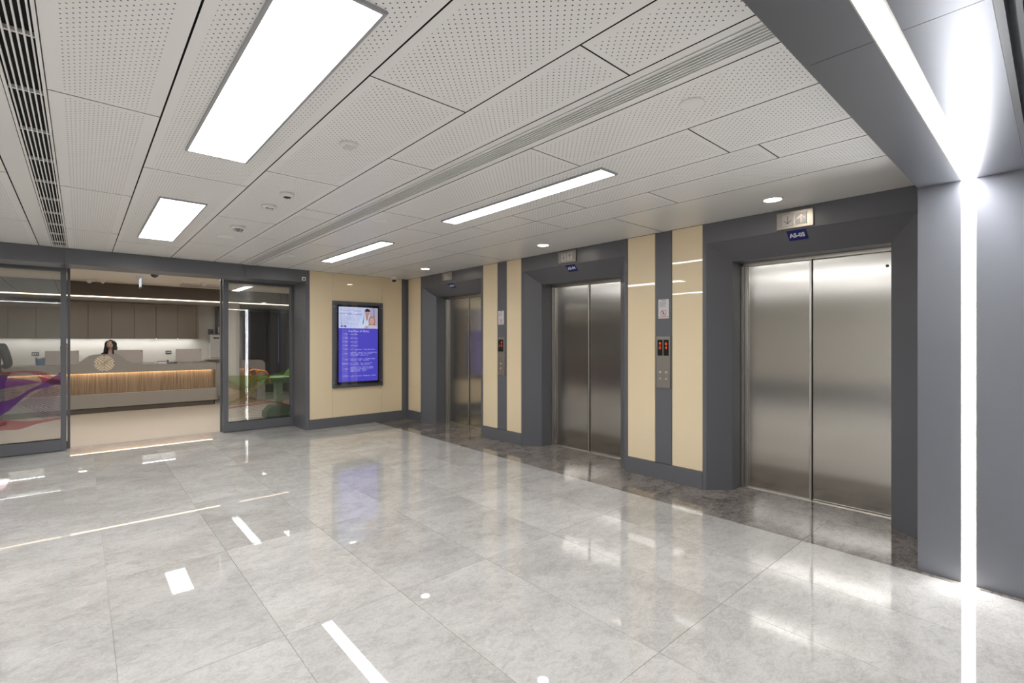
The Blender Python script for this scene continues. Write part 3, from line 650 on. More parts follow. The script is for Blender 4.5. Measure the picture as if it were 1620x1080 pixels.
pic = [  # picture of a doctor and a patient, flat colours
    ([(4.13, ZS), (4.272, ZS), (4.272, Z1), (4.10, Z1)], (176, 172, 196)), ([(4.19, ZS), (4.215, ZS), (4.20, Z1), (4.18, Z1)], (140, 134, 160)),
    ([(3.86, ZS), (3.90, 1.93), (3.97, 2.02), (4.03, 2.05), (4.12, 2.0), (4.15, 1.9), (4.12, ZS)], (214, 226, 248)),
    ([(4.02, 2.05), (4.08, 2.04), (4.07, 1.97), (4.04, 1.93)], (176, 138, 130)), (ellp(4.055, 2.09, 0.048, 0.062), (196, 158, 150)),
    (ellp(4.06, 2.115, 0.054, 0.055, 0, 180), (58, 44, 52)), ([(3.99, 2.04), (4.0, 2.05), (3.985, 1.9), (3.965, 1.87), (3.96, 1.9)], (110, 140, 196)),
    (ellp(4.148, 1.95, 0.068, 0.088), (176, 140, 112)), ([(4.08, ZS + .02), (4.09, 1.95), (4.21, 1.95), (4.215, ZS + .02)], (170, 134, 108)),
    (ellp(4.148, 1.935, 0.043, 0.062), (222, 168, 170)), ([(3.99, ZS), (4.05, 1.845), (4.12, 1.865), (4.19, 1.86), (4.25, 1.85), (4.272, ZS)], (206, 196, 214)),
    ([(3.99, ZS), (4.02, 1.84), (4.08, 1.845), (4.06, ZS)], (200, 166, 168)),
    (ellp(4.038, 2.085, 0.006, 0.004), (60, 40, 50)), (ellp(4.072, 2.085, 0.006, 0.004), (60, 40, 50)), (ellp(4.056, 2.052, 0.015, 0.005), (160, 60, 70)),
    (ellp(4.132, 1.95, 0.006, 0.004), (90, 60, 70)), (ellp(4.163, 1.95, 0.006, 0.004), (90, 60, 70)), (ellp(4.148, 1.91, 0.015, 0.006), (200, 80, 90))]
for k, (pts, c) in enumerate(pic): poly('picture_shape', pts, sE('pic%d' % k, c), y1_ - 0.0006 * (k + 1))
sd = sE('screen_dark_text', (96, 92, 140)); sg = sE('screen_grey_text', (150, 154, 190)); sw = sE('screen_white_text', (200, 200, 255)); yt = y1_ - 0.0012
text_mesh('banner_lettering', 'Medipol Üniversitesi', 0.047, sg, t, (X0 + 0.03, yt, 2.125), (1, 0, 0), (0, 0, 1), align='LEFT', depth=0.0008)
text_mesh('banner_lettering', 'Evde Sağlık Hizmeti', 0.051, sd, t, (X0 + 0.03, yt, 2.065), (1, 0, 0), (0, 0, 1), align='LEFT', depth=0.0008)
for k, (s_, z) in enumerate((('Evinizde sağlık hizmetleri', 2.005), ('Muayene, tedavi, takip ve', 1.978), ('bakım hizmetleri ile her zaman', 1.955), ('yanınızdayız', 1.932), ('Bilgi ve randevu', 1.902), ('Hasta danışma ve randevu hattı', 1.880))):
    text_mesh('banner_lettering', s_, 0.024, sg, t, (X0 + 0.03, yt, z), (1, 0, 0), (0, 0, 1), align='LEFT', depth=0.0008)
poly('emblem', ellp(X0 + 0.057, 1.832, 0.022, 0.013), sE('emb1', (60, 80, 150)), yt); poly('emblem', ellp(X0 + 0.057, 1.862, 0.014, 0.005), sE('emb2', (60, 60, 110)), yt)
poly('emblem', [(X0 + 0.09, 1.85), (X0 + 0.14, 1.848), (X0 + 0.14, 1.815), (X0 + 0.125, 1.808), (X0 + 0.115, 1.82), (X0 + 0.1, 1.82)], sE('emb3', (80, 70, 170)), yt)
text_mesh('plan_title', 'Kat Planı (A Blok)', 0.056, sw, t, ((X0 + X1) / 2, yt, 1.745), (1, 0, 0), (0, 0, 1), depth=0.0008)
def zpix(v): return Z0 + (603.0 - v) * (Z1 - Z0) / (603.0 - 485.5)
rows = [('7. Kat', 528.5, ['Hasta Odaları']), ('6. Kat', 534.5, ['Hasta Odaları']), ('5. Kat', 540.5, ['Hasta Odaları']), ('4. Kat', 546.5, ['Hasta Odaları']), ('3. Kat', 552.4, ['KVC     Doğumhane     Yoğun Bakım Ünitesi']),
        ('2. Kat', 559.5, ['Ameliyathane    Anjiyografi    Kat    Yoğun Bakım Ünitesi', 'Üroloji    Göz Hast.    Beyin ve Sinir Cerrahisi', 'Genel Cerrahi    Ortopedi    Kat']),
        ('1. Kat', 568.5, ['Kadın Hast. ve Doğum     Kulak Burun Boğaz', 'Çocuk Hast.    KBB     Diş Kliniği']), ('ZEMİN KAT', 575.3, ['Acil    Danışma    Kayıt    Laboratuvarlar', 'Kan Alma Odası    Hasta Hizmetleri']),
        ('-1. Kat', 583.5, ['Kardiyoloji    Nöroloji    Dermatoloji    Psikiyatri', 'Fizik Tedavi    İç Hastalıkları    Endoskopi', 'Göğüs Hastalıkları    Radyoloji', 'Beslenme ve Diyet    Eczane']), ('-2. Kat', 594.3, ['Nükleer Tıp Merkezi    Radyoterapi    Otopark'])]
for lab, v, txt in rows:
    z = zpix(v)
    text_mesh('floor_name', lab, 0.034 if len(lab) < 8 else 0.026, sw, t, (X0 + 0.125, yt, z + 0.008), (1, 0, 0), (0, 0, 1), offset=0.0004, depth=0.0008)
    for k, s_ in enumerate(txt):
        text_mesh('department_line', s_, 0.0265, sw, t, (X0 + 0.215, yt, z + (len(txt) - 1) * 0.0125 - 0.025 * k), (1, 0, 0), (0, 0, 1), align='LEFT', depth=0.0008, sx=0.86 if len(s_) > 45 else 1.0)
for (bx, bz) in ((3.43, 2.186), (4.353, 2.19), (3.43, 0.806), (4.353, 0.806)):
    build('bolt', MB().lathe((bx, FY - 0.05, bz), [(0.013, 0), (0.013, -0.008), (0.008, -0.012)], 16, 'y'), M['steel2'], t)
pbox('cover_glass', M['glass2'], t, 3.44, 4.34, FY - 0.075, FY - 0.072, 0.74, 2.25)

# ================================================================== PORTAL (dark aluminium pillar and soffit with light slot)
PX = 4.29
por = struct('wall_portal', MB().box(PX + 0.03, 5.6, -1.2, 0.645, 0, 2.84), M['darkm'], label='dark aluminium pillar on the right with a bright vertical slot')
pbox('cladding_panel', M['darkm'], por, PX, PX + 0.03, 0.427, 0.645, 0.0, SOF)
pbox('cladding_panel', M['darkm'], por, PX, PX + 0.03, -1.2, 0.352, 0.0, SOF)
struct('wall_portal_left', MB().box(-4.2, -3.9, -1.2, 0.645, 0, SOF), M['darkm'], label='dark aluminium pillar at the far end of the portal')
t = thing('strip_light', (-3.9, 0.39, 1.3), 'added unseen vertical light strip in the left portal pillar', 'strip light')
pbox('diffuser', M['strip_e'], t, -3.9, -3.888, 0.358, 0.4215, 0.002, SOF)  # unseen strip added to throw more light on the ceiling
# soffit
sf = struct('trim_6', MB().box(-4.2, PX, -0.0, 0.645, 2.68, 2.84).box(-4.2, PX, 0.628, 0.645, SOF, 2.68), M['darkm'], label='dark aluminium soffit of the portal with a bright slot')
sx = [-4.2, -2.39, -0.163, 2.065, PX]
for a, b in zip(sx[:-1], sx[1:]):
    pbox('soffit_panel', M['darkm'], sf, a + 0.0015, b - 0.0015, 0.427, 0.628, SOF, SOF + 0.01)
    pbox('soffit_panel', M['darkm'], sf, a + 0.0015, b - 0.0015, 0.137, 0.352, SOF, SOF + 0.01)
t = thing('strip_light', (0, 0.39, SOF), 'bright white light strip running along the dark portal soffit', 'strip light')
pbox('diffuser', M['strip_e'], t, -4.2, PX - 0.002, 0.366, 0.422, SOF - 0.0005, SOF + 0.012)
build('channel', MB().box(-4.2, PX, 0.422, 0.427, SOF - 0.0008, SOF + 0.03).box(-4.2, PX, 0.352, 0.366, SOF + 0.004, SOF + 0.03), M['alu'], t)
t = thing('strip_light', (PX, 0.39, 1.3), 'bright white vertical light strip in the dark pillar', 'strip light')
pbox('diffuser', M['strip_e'], t, PX - 0.0005, PX + 0.012, 0.358, 0.4215, 0.002, SOF)
build('channel', MB().box(PX + 0.002, PX + 0.03, 0.4215, 0.427, 0.0, SOF).box(PX + 0.002, PX + 0.03, 0.352, 0.358, 0.0, SOF), M['alu'], t)
# shutter track beyond the soffit
tr = struct('trim_7', MB().box(-4.2, PX, -1.2, 0.137, 2.70, 2.84), M['darkm'], label='dark track channel beside the portal soffit')
for (a, b, z) in ((0.112, 0.134, 2.60), (0.074, 0.088, 2.60), (0.044, 0.052, 2.61), (0.0, 0.012, 2.60)):
    pbox('track_fin', M['dark'], tr, -4.2, PX, a, b, z, 2.70)

# ================================================================== rest of the lobby outside the frame
struct('wall_left', MB().box(-4.3, -4.2, -6.2, 9.6, 0, 2.9), M['wallgrey'], label='taupe wall outside the picture on the left')
struct('baseboard_left', MB().box(-4.2, -4.18, -6.2, 8.7, 0, 0.42), M['dark'], label='tall dark skirting of the left wall')
struct('wall_back', MB().box(-4.2, 5.6, -6.3, -6.2, 0, 2.9), M['wallgrey'], label='grey wall behind the camera')
struct('wall_behind_portal', MB().box(PX, 5.6, -6.2, -1.2, 0, 2.9), M['beigewall'], label='beige wall right of the camera')

# ================================================================== RECEPTION ROOM
CZ = 2.83; DY = 13.83
struct('ceiling_reception', MB().box(-5, 6.2, 9.62, DY + 0.02, CZ, 2.95), M['beigewall'], label='cream reception ceiling')
struct('wall_reception_back', MB().box(-5, 6.2, 16.0, 16.1, 0, 2.95), M['offwhite'], label='white back wall of the reception')
struct('wall_reception_right', MB().box(4.95, 5.05, 9.0, 16.0, 0, 2.95), M['wallgrey'], label='grey right wall of the reception')
struct('wall_reception_left', MB().box(-5.1, -5, 9.6, 16.1, 0, 2.95), M['wallgrey'], label='grey left wall of the reception')
struct('trim_8', MB().box(-5, 4.95, DY, 16.0, 2.53, 2.83), M['offwhite'], label='dropped ceiling box over the reception desk')
struct('trim_9', MB().box(-5, 4.95, DY - 0.03, DY, 2.53, CZ), M['brown'], label='dark brown fascia over the reception desk')
t = build('cove_light', MB().box(-5, 4.2, DY - 0.022, DY - 0.004, 2.510, 2.53), M['cove_e'], None, origin=(0, DY, 2.51)); tag(t, 'thin warm light line along the dark brown fascia', 'strip light')
# cabinets
cx = [-3.5, -3.05, -2.6, -2.13, -1.67, -1.215, -0.762, -0.304, 0.136, 0.577, 1.027, 1.472, 1.936, 2.365]
CD, CB, CT = 15.6, 1.622, 2.514
for a, b in zip(cx[:-1], cx[1:]):
    k = cx.index(a)
    if k < 4: continue
    where = {4: 'seen through the glass at the far left', 5: 'second from the left seen through glass', 6: 'partly behind the left door frame', 7: 'just right of the left door frame', 8: 'above the seated woman', 9: 'above the grey monitor back', 10: 'under the hanging exit sign', 11: 'second from the right end', 12: 'at the right end of the row'}[k]
    c = thing('wall_cabinet', ((a + b) / 2, 16, CB), 'taupe wall cabinet ' + where, 'cabinet', 'taupe cabinets over the reception')
    pbox('cabinet_body', M['cab'], c, a + 0.001, b - 0.001, CD + 0.02, 15.995, CB, CT)
    pbox('cabinet_door', M['cab'], c, a + 0.004, b - 0.004, CD, CD + 0.018, CB - 0.01, CT - 0.05, bevel=0.002)
    build('hinge_cap', MB().lathe((a + 0.002, CD + 0.01, CB - 0.02), [(0.006, 0), (0.006, 0.012)], 8), M['white'], c)
    pbox('under_light', M['cab_e'], c, a + 0.02, b - 0.02, 15.80, 15.84, CB - 0.006, CB)
pbox('cabinet_end_panel', M['cab'], None, 2.367, 2.42, CD, 15.995, CB - 0.01, CT); tag(bpy.data.objects['cabinet_end_panel'], 'taupe end panel closing the cabinet row', 'panel')
# desk
dk = thing('reception_desk', (1.0, DY, 0), 'long grey and oak reception desk with a raised wave and cream emblem', 'reception desk')
XL, XR = -3.5, 2.50
def rounded(x0, x1, y0, y1, r, n=8):
    return [(x0, y0)] + [(x1 - r + r * math.sin(math.pi / 2 * k / n), y0 + r - r * math.cos(math.pi / 2 * k / n)) for k in range(n + 1)] + [(x1, y1), (x0, y1)]
sil = [(XL, 0.865), (XR, 0.862), (XR, 1.03), (0.99, 1.032), (0.93, 1.045), (0.86, 1.075), (0.79, 1.115), (0.735, 1.160), (0.68, 1.215), (0.64, 1.247), (0.59, 1.264), (0.53, 1.270), (0.34, 1.272), (0.26, 1.268), (0.20, 1.262), (0.14, 1.243), (0.09, 1.205), (0.02, 1.140), (-0.04, 1.093), (-0.10, 1.062), (-0.18, 1.045), (XL, 1.043)]
build('upper_front', MB().prism(sil, 'y', DY - 0.02, DY + 0.03), M['corian'], dk, bevel=0.004)
pbox('counter_top', M['corian'], dk, XL, XR, DY + 0.03, DY + 0.75, 0.99, 1.025, bevel=0.004)
build('wood_front', MB().prism(rounded(XL, XR + 0.02, DY + 0.08, DY + 0.26, 0.12), 'z', 0.38, 0.99), M['wood'], dk)
build('lower_front', MB().prism(rounded(XL, XR + 0.06, DY - 0.02, DY + 0.26, 0.12), 'z', 0.112, 0.404), M['corian'], dk, bevel=0.004)
build('kick_board', MB().prism(rounded(XL, XR, DY + 0.012, DY + 0.26, 0.1), 'z', 0.0, 0.112), M['toe'], dk)
pbox('led_line', M['desk_e'], dk, XL, XR - 0.06, DY + 0.031, DY + 0.052, 0.862, 0.872)
# emblem : four nested chevron fans
em = MB(); ex, ez, yy = 0.389, 1.073, DY - 0.022
wv, R = 0.0115, 0.170
def bar(p, q, wd):
    d = Vector((q[0] - p[0], q[1] - p[1])).normalized(); n = Vector((-d.y, d.x)) * wd
    em.prism([(ex + p[0] + n.x, ez + p[1] + n.y), (ex + q[0] + n.x, ez + q[1] + n.y), (ex + q[0] - n.x, ez + q[1] - n.y), (ex + p[0] - n.x, ez + p[1] - n.y)], 'y', yy - 0.003, yy + 0.003)
for rot in range(4):
    ca, sa = math.cos(rot * math.pi / 2), math.sin(rot * math.pi / 2)
    for k in range(3):
        a0 = 0.010 + 0.054 * k
        for sg_ in (1, -1):
            # arm starts on the axis at height a0 and runs at 45 degrees until the circle
            s = 0.0
            while (s * 0.7071) ** 2 + (a0 + s * 0.7071) ** 2 < R * R and s < 0.3: s += 0.004
            if s < 0.02: s = 0.02
            p = (0.0, a0); q = (sg_ * s * 0.7071, a0 + s * 0.7071)
            P_ = (p[0] * ca - p[1] * sa, p[0] * sa + p[1] * ca); Q_ = (q[0] * ca - q[1] * sa, q[0] * sa + q[1] * ca)
            bar(P_, Q_, wv * 1.02)
build('emblem', em, M['logo'], dk)
d2k = thing('side_counter', (3.3, DY, 0), 'grey side counter with rounded end seen through the right door', 'counter')
p2 = [(2.98, 0.865), (3.24, 0.862), (3.33, 0.83), (3.40, 0.76), (3.42, 0.66), (3.62, 0.66), (3.62, 0.95), (3.605, 1.0), (3.57, 1.04), (3.52, 1.062), (3.45, 1.07), (2.98, 1.075)]
build('counter_front', MB().prism(p2, 'y', DY - 0.02, DY + 0.03), M['corian'], d2k, bevel=0.004)
pbox('counter_side', M['corian'], d2k, 3.42, 3.62, DY - 0.018, DY + 1.2, 0.0, 0.66, bevel=0.004)
pbox('wood_back', M['wood'], d2k, 2.98, 3.42, DY + 0.1, DY + 0.13, 0.1, 0.9)
pbox('led_line', M['desk_e'], d2k, 3.0, 3.2, DY + 0.04, DY + 0.06, 0.872, 0.88)
struct('trim_10', MB().box(2.70, 3.0, DY - 0.1, DY + 0.3, 0, 2.515), M['wallgrey'], label='pale grey column right of the reception desk')
o = bpy.data.objects.new('door_5', None); col.objects.link(o); o.location = (4.2, 15.95, 0); WL[o.name] = Vector((4.2, 15.95, 0)); tag(o, 'dark double door at the right end of the reception back wall', kind='structure')
pbox('door_frame', M['dark'], o, 3.58, 4.86, 15.93, 15.998, 0.0, 2.50)
pbox('door_leaf', M['brown2'], o, 3.66, 4.22, 15.90, 15.93, 0.01, 2.42, bevel=0.004); pbox('door_leaf', M['brown2'], o, 4.225, 4.78, 15.90, 15.93, 0.01, 2.42, bevel=0.004)
pbox('glass_slit', M['slit'], o, 4.53, 4.55, 15.894, 15.90, 0.9, 2.36); pbox('glass_slit', M['slit'], o, 3.74, 3.75, 15.894, 15.90, 0.9, 2.36)
# dark doorway and wall unit on the back wall
t = thing('dark_cabinet', (3.1, 15.9, 1.75), 'tall dark cabinet behind the right end of the desk', 'cabinet')
pbox('cabinet_body', M['dark'], t, 2.875, 3.30, 15.72, 15.995, 1.75, 2.51); pbox('cabinet_door', M['dark'], t, 2.88, 3.29, 15.70, 15.718, 1.76, 2.5, bevel=0.003); pbox('handle', M['alu'], t, 2.90, 2.915, 15.685, 15.70, 1.78, 1.95)
t = thing('dispenser', (2.84, 15.8, 1.04), 'white wall dispenser with dark slot right of the cabinets', 'dispenser')
pbox('casing', M['white'], t, 2.711, 2.95, 15.78, 15.995, 1.05, 1.735, bevel=0.01); pbox('slot', M['black'], t, 2.79, 2.93, 15.775, 15.78, 1.62, 1.655); pbox('red_line', M['red'], t, 2.74, 2.93, 15.776, 15.78, 1.075, 1.09)
t = thing('small_wall_box', (2.755, 15.9, 1.82), 'small dark grey box on top of the white dispenser', 'box')
pbox('casing', M['dark'], t, 2.70, 2.815, 15.86, 15.995, 1.738, 1.89, bevel=0.004); pbox('knob', M['black'], t, 2.74, 2.775, 15.85, 15.86, 1.79, 1.83)
pbox('shelf', M['wallgrey'], None, 2.62, 3.1, 15.75, 15.995, 1.02, 1.045); tag(bpy.data.objects['shelf'], 'thin grey shelf under the white dispenser', 'shelf')
for (a, b, lab) in ((-0.856, -0.728, 'grey socket plate on the white wall at the far left'), (1.717, 1.844, 'grey socket plate with plug beside the right monitor')):
    t = thing('socket_plate', ((a + b) / 2, 16, 1.25), lab, 'socket')
    pbox('plate', M['ink'], t, a, b, 15.988, 16.0, 1.21, 1.295, bevel=0.003)
    for k in range(3): pbox('socket', M['paper'], t, a + 0.015 + 0.036 * k, a + 0.04 + 0.036 * k, 15.984, 15.988, 1.235, 1.27)
# back counter
bc = thing('back_counter', (0.5, 15.7, 0), 'low pale back counter against the white wall', 'counter')
pbox('worktop', M['corian'], bc, -3.5, 2.6, 15.4, 15.995, 0.96, 1.0, bevel=0.003); pbox('base', M['cab'], bc, -3.5, 2.6, 15.45, 15.99, 0.0, 0.96)
# monitors
def monitor(x0, x1, z0, z1, y, label):
    t = thing('computer_monitor', ((x0 + x1) / 2, y, 1.025), label, 'monitor', 'monitors on the reception desk'); xc = (x0 + x1) / 2
    pbox('monitor_back', M['mon'], t, x0, x1, y, y + 0.028, z0, z1, bevel=0.008)
    build('dot', MB().lathe((x1 - 0.03, y, z1 - 0.03), [(0.009, 0), (0.009, -0.002)], 12, 'y'), M['black'], t)
    pbox('stand_foot', M['mon'], t, xc - 0.1, xc + 0.1, y - 0.08, y + 0.1, 1.025, 1.035, bevel=0.003)
    pbox('stand_neck', M['mon'], t, xc - 0.03, xc + 0.03, y + 0.028, y + 0.05, 1.035, z0 + 0.15)
M['mon'] = mat('pale_pinkish_grey_plastic', srgb(188, 178, 172), 0.45)
monitor(-0.568, -0.024, 1.038, 1.346, 14.38, 'pale monitor back partly behind the left door frame')
monitor(0.572, 1.104, 1.038, 1.351, 14.38, 'pale monitor back beside the seated woman')
monitor(1.749, 2.28, 1.038, 1.359, 14.38, 'pale monitor back near the right end of the desk')
# things on the counter
for k, (x0, x1, c, lab) in enumerate(((1.36, 1.52, (150, 110, 70), 'brown stack of papers on the desk right of the emblem'),)):
    t = thing('paper_stack', ((x0 + x1) / 2, 14.1, 1.025), lab, 'papers')
    pbox('cover', mat('brown_cover', srgb(*c), 0.6), t, x0, x1, 14.0, 14.2, 1.068, 1.082); pbox('sheets', M['paper'], t, x0 + 0.005, x1 - 0.005, 14.0, 14.2, 1.025, 1.068)
t = thing('desk_phone', (1.63, 14.1, 1.025), 'black desk phone on the counter left of the right monitor', 'phone')
build('phone_base', MB().prism([(14.0, 1.025), (14.2, 1.025), (14.2, 1.075), (14.0, 1.045)], 'x', 1.54, 1.73), M['black'], t, bevel=0.004)
build('handset', MB().tube([(1.555, 14.03, 1.075), (1.56, 14.1, 1.092), (1.555, 14.18, 1.098)], 0.013), M['black'], t)
t = thing('wire_holder', (2.0, 14.0, 1.025), 'small chrome paper clip holder on the desk end', 'desk accessory')
build('ring', MB().tube([(1.99 + 0.03 * math.cos(a), 14.0, 1.06 + 0.03 * math.sin(a)) for a in [k * math.pi / 6 for k in range(13)]], 0.004, 6), M['steel2'], t); pbox('base', M['steel2'], t, 1.96, 2.04, 13.97, 14.03, 1.025, 1.032)
t = build('blue_cloth', MB().prism([(-0.77, 1.19), (-0.72, 1.15), (-0.66, 1.17), (-0.58, 1.19), (-0.58, 1.0), (-0.76, 1.0)], 'y', 15.45, 15.5), mat('blue_fabric', srgb(110, 150, 190), 0.8), None, origin=(-0.65, 15.47, 1.0)); tag(t, 'blue folder standing behind the counter at the left', 'folder')
# reception ceiling fittings
t = thing('exit_sign', (0.88, 11.99, CZ), 'slim lit exit sign hanging edge-on from the reception ceiling', 'exit sign')
build('bracket', MB().prism([(11.93, CZ), (12.05, CZ), (12.03, CZ - 0.05), (11.95, CZ - 0.05)], 'x', 0.82, 0.93), M['wallgrey'], t)
pbox('lit_panel', emis('sign_glow', srgb(215, 228, 245), EF), t, 0.872, 0.886, 11.83, 12.15, CZ - 0.21, CZ - 0.05); pbox('panel_edge', M['alu'], t, 0.868, 0.89, 11.83, 12.15, CZ - 0.225, CZ - 0.21)
t = thing('dome_camera', (1.007, 10.9, CZ), 'black dome camera hanging at the entrance to the reception', 'camera')
build('camera_base', MB().lathe((1.007, 10.9, CZ), [(0.06, 0), (0.06, -0.03), (0.055, -0.04)], 24), M['black'], t); build('dome', MB().ell((1.007, 10.9, CZ - 0.06), (0.062, 0.062, 0.06)), M['dblack'], t)
for (x, y, r, lab) in ((0.14, 13.45, 0.09, 'larger smoke detector on the reception ceiling at the left'), (0.35, 13.4, 0.06, 'smaller smoke detector on the reception ceiling'), (2.03, 12.5, 0.07, 'smoke detector above the reception air outlet')):
    t = thing('ceiling_detector', (x, y, CZ), lab, 'detector')
    build('detector_base', MB().lathe((x, y, CZ), [(r, 0), (r, -0.02), (r * .6, -0.03)], 24), M['white'], t); build('sensing_chamber', MB().lathe((x, y, CZ), [(r * .5, -0.03), (r * .35, -0.055), (r * 0.1, -0.06)], 16), M['white'], t)
t = thing('air_outlet', (2.0, 13.0, CZ), 'grey rectangular air outlet on the reception ceiling', 'air outlet')
pbox('frame', M['wallgrey'], t, 1.68, 2.55, 12.75, 13.25, CZ - 0.03, CZ, bevel=0.004); pbox('vent', M['cab'], t, 1.74, 2.49, 12.8, 13.2, CZ - 0.034, CZ - 0.03)
def fill_light(x0, x1, y0, y1, lab):
    t = thing('ceiling_light', ((x0 + x1) / 2, (y0 + y1) / 2, CZ), lab, 'ceiling light', 'added reception lights')
    pbox('light_frame', M['white'], t, x0 - 0.02, x1 + 0.02, y0 - 0.02, y1 + 0.02, CZ - 0.008, CZ); pbox('diffuser', M['rfill_e'], t, x0, x1, y0, y1, CZ - 0.011, CZ - 0.008)
fill_light(-1.3, -1.0, 10.2, 11.6, 'added unseen light in the reception above the left door'); fill_light(1.2, 1.5, 10.2, 11.2, 'added unseen light in the reception behind the header'); fill_light(3.5, 3.8, 10.4, 11.8, 'added unseen light in the reception above the green chair')  # lights hidden by the header, added to brighten the reception

# green treatment chair with orange arms --------------------------------
M['dgreen'] = mat('dark_green_shell', srgb(66, 92, 58), 0.5); M['green'] = mat('green_upholstery', srgb(88, 124, 66), 0.45); M['orange'] = mat('orange_plastic', srgb(214, 130, 40), 0.4); M['palegreen'] = mat('pale_green_shell', srgb(150, 176, 140), 0.4)
gc = thing('treatment_chair', (3.0, 10.75, 0), 'green treatment chair with orange arm loop behind the right glass door', 'chair')
build('base', MB().prism([(2.80, 0.0), (3.35, 0.0), (3.38, 0.16), (3.20, 0.26), (2.92, 0.24), (2.80, 0.12)], 'y', 10.6, 10.95), M['dgreen'], gc, bevel=0.012)
build('pedestal', MB().box(3.0, 3.14, 10.7, 10.86, 0.24, 0.70), M['palegreen'], gc, bevel=0.02)
build('seat', MB().box(2.74, 3.40, 10.55, 11.0, 0.70, 0.84), M['green'], gc, bevel=0.05, seg=4)
build('backrest', MB().prism([(3.22, 0.84), (3.42, 0.86), (3.62, 1.15), (3.50, 1.20)], 'y', 10.57, 10.98), M['green'], gc, bevel=0.03)
for yv in (10.56, 11.0):
    build('arm_loop', MB().tube([(2.62, yv, 0.76), (2.60, yv, 0.88), (2.60, yv, 0.955), (2.66, yv, 0.975), (2.76, yv, 0.96), (2.80, yv, 0.92), (2.84, yv, 0.80), (2.86, yv, 0.72)], 0.018), M['orange'], gc)
# ================================================================== PEOPLE
M['skin'] = mat('skin', srgb(232, 192, 172), 0.5); M['hair'] = mat('dark_brown_hair', srgb(38, 28, 26), 0.45); M['suit'] = mat('black_suit_cloth', srgb(38, 38, 44), 0.7)
M['shirt'] = mat('white_shirt', srgb(210, 210, 212), 0.7); M['lip'] = mat('lips', srgb(170, 80, 80), 0.5); M['eye'] = mat('eye_dark', srgb(40, 28, 24), 0.3)
def skin_mesh(verts, edges, radii, root, sub=2):
    me = bpy.data.meshes.new('sk'); me.from_pydata(verts, edges, []); o = bpy.data.objects.new('sk', me); col.objects.link(o)
    md = o.modifiers.new('s', 'SKIN'); md.use_smooth_shade = True
    sl = me.skin_vertices[0].data
    for i, r in enumerate(radii):
        sl[i].radius = (r, r) if not isinstance(r, tuple) else r; sl[i].use_root = (i == root)
    ss = o.modifiers.new('d', 'SUBSURF'); ss.levels = sub; ss.render_levels = sub
    out = bpy.data.meshes.new_from_object(o.evaluated_get(bpy.context.evaluated_depsgraph_get()))
    bpy.data.objects.remove(o); return out
class Sk:
    def __init__(s): s.v = []; s.e = []; s.r = []
    def chain(s, pts, start=None):
        """pts: (x,y,z,r); start: index to attach to"""
        prev = start; out = []
        for p in pts:
            s.v.append(p[:3]); s.r.append(p[3]); i = len(s.v) - 1; out.append(i)
            if prev is not None: s.e.append((prev, i))
            prev = i
        return out
def head_mb(c, R, face, mb):
    """face: unit xy direction; head centre c, half-height R"""
    fx, fy = face; sxv = (-fy, fx)
    def W(u, v_, z): return (c[0] + sxv[0] * u + fx * v_, c[1] + sxv[1] * u + fy * v_, c[2] + z)
    i = len(mb.v); rings, seg = 20, 28
    for a in range(rings + 1):
        t = math.pi * a / rings
        for k in range(seg):
            p = 2 * math.pi * k / seg; ux, vy, z = math.sin(t) * math.sin(p), math.sin(t) * math.cos(p), math.cos(t)
            wx = 0.66 * R; wy = 0.80 * R
            if z < 0: wx *= 1 - 0.38 * (-z) ** 1.5; wy *= 1 - 0.25 * (-z) ** 2
            u, v_, zz = ux * wx, vy * wy, z * R
            if vy > 0.0:                                  # face relief
                nose = math.exp(-((u / (0.10 * R)) ** 2 + ((zz + 0.16 * R) / (0.16 * R)) ** 2)) * 0.20 * R
                br = -math.exp(-(((abs(u) - 0.27 * R) / (0.15 * R)) ** 2 + ((zz - 0.02 * R) / (0.11 * R)) ** 2)) * 0.07 * R
                ch = math.exp(-((u / (0.2 * R)) ** 2 + ((zz + 0.85 * R) / (0.16 * R)) ** 2)) * 0.07 * R
                v_ += nose + br + ch
            mb.v.append(W(u, v_, zz))
    for a in range(rings):
        for k in range(seg):
            mb.f.append((i + a * seg + k, i + a * seg + (k + 1) % seg, i + (a + 1) * seg + (k + 1) % seg, i + (a + 1) * seg + k)); mb.mi.append(0); mb.sm.append(True)
    for s_ in (1, -1):
        e = W(s_ * 0.66 * R, -0.02 * R, -0.05 * R); mb.ell(e, (0.10 * R, 0.10 * R, 0.18 * R), 0, 10, 8)
        e = W(s_ * 0.27 * R, 0.70 * R, 0.02 * R); mb.ell(e, (0.085 * R, 0.05 * R, 0.045 * R), 1, 10, 6)
        e = W(s_ * 0.27 * R, 0.74 * R, 0.17 * R); mb.ell(e, (0.13 * R, 0.03 * R, 0.02 * R), 2, 10, 6)
    mb.ell(W(0, 0.74 * R, -0.48 * R), (0.17 * R, 0.05 * R, 0.05 * R), 3, 10, 6)
    return W
def body_obj(name, parent, me, extra, mats):
    base = wloc(parent); bm = bmesh.new(); bm.from_mesh(me)
    for f in bm.faces: f.material_index = 0; f.smooth = True
    vs = [bm.verts.new(p) for p in extra.v] if extra else []
    if extra:
        for f, mi in zip(extra.f, extra.mi):
            try: nf = bm.faces.new([vs[i] for i in f]); nf.material_index = mi; nf.smooth = True
            except ValueError: pass
    bmesh.ops.translate(bm, verts=bm.verts, vec=-base); bmesh.ops.recalc_face_normals(bm, faces=bm.faces)
    m2 = bpy.data.meshes.new(name); bm.to_mesh(m2); bm.free()
    for m in mats: m2.materials.append(m)
    o = bpy.data.objects.new(name, m2); col.objects.link(o); o.parent = parent; WL[o.name] = base; return o
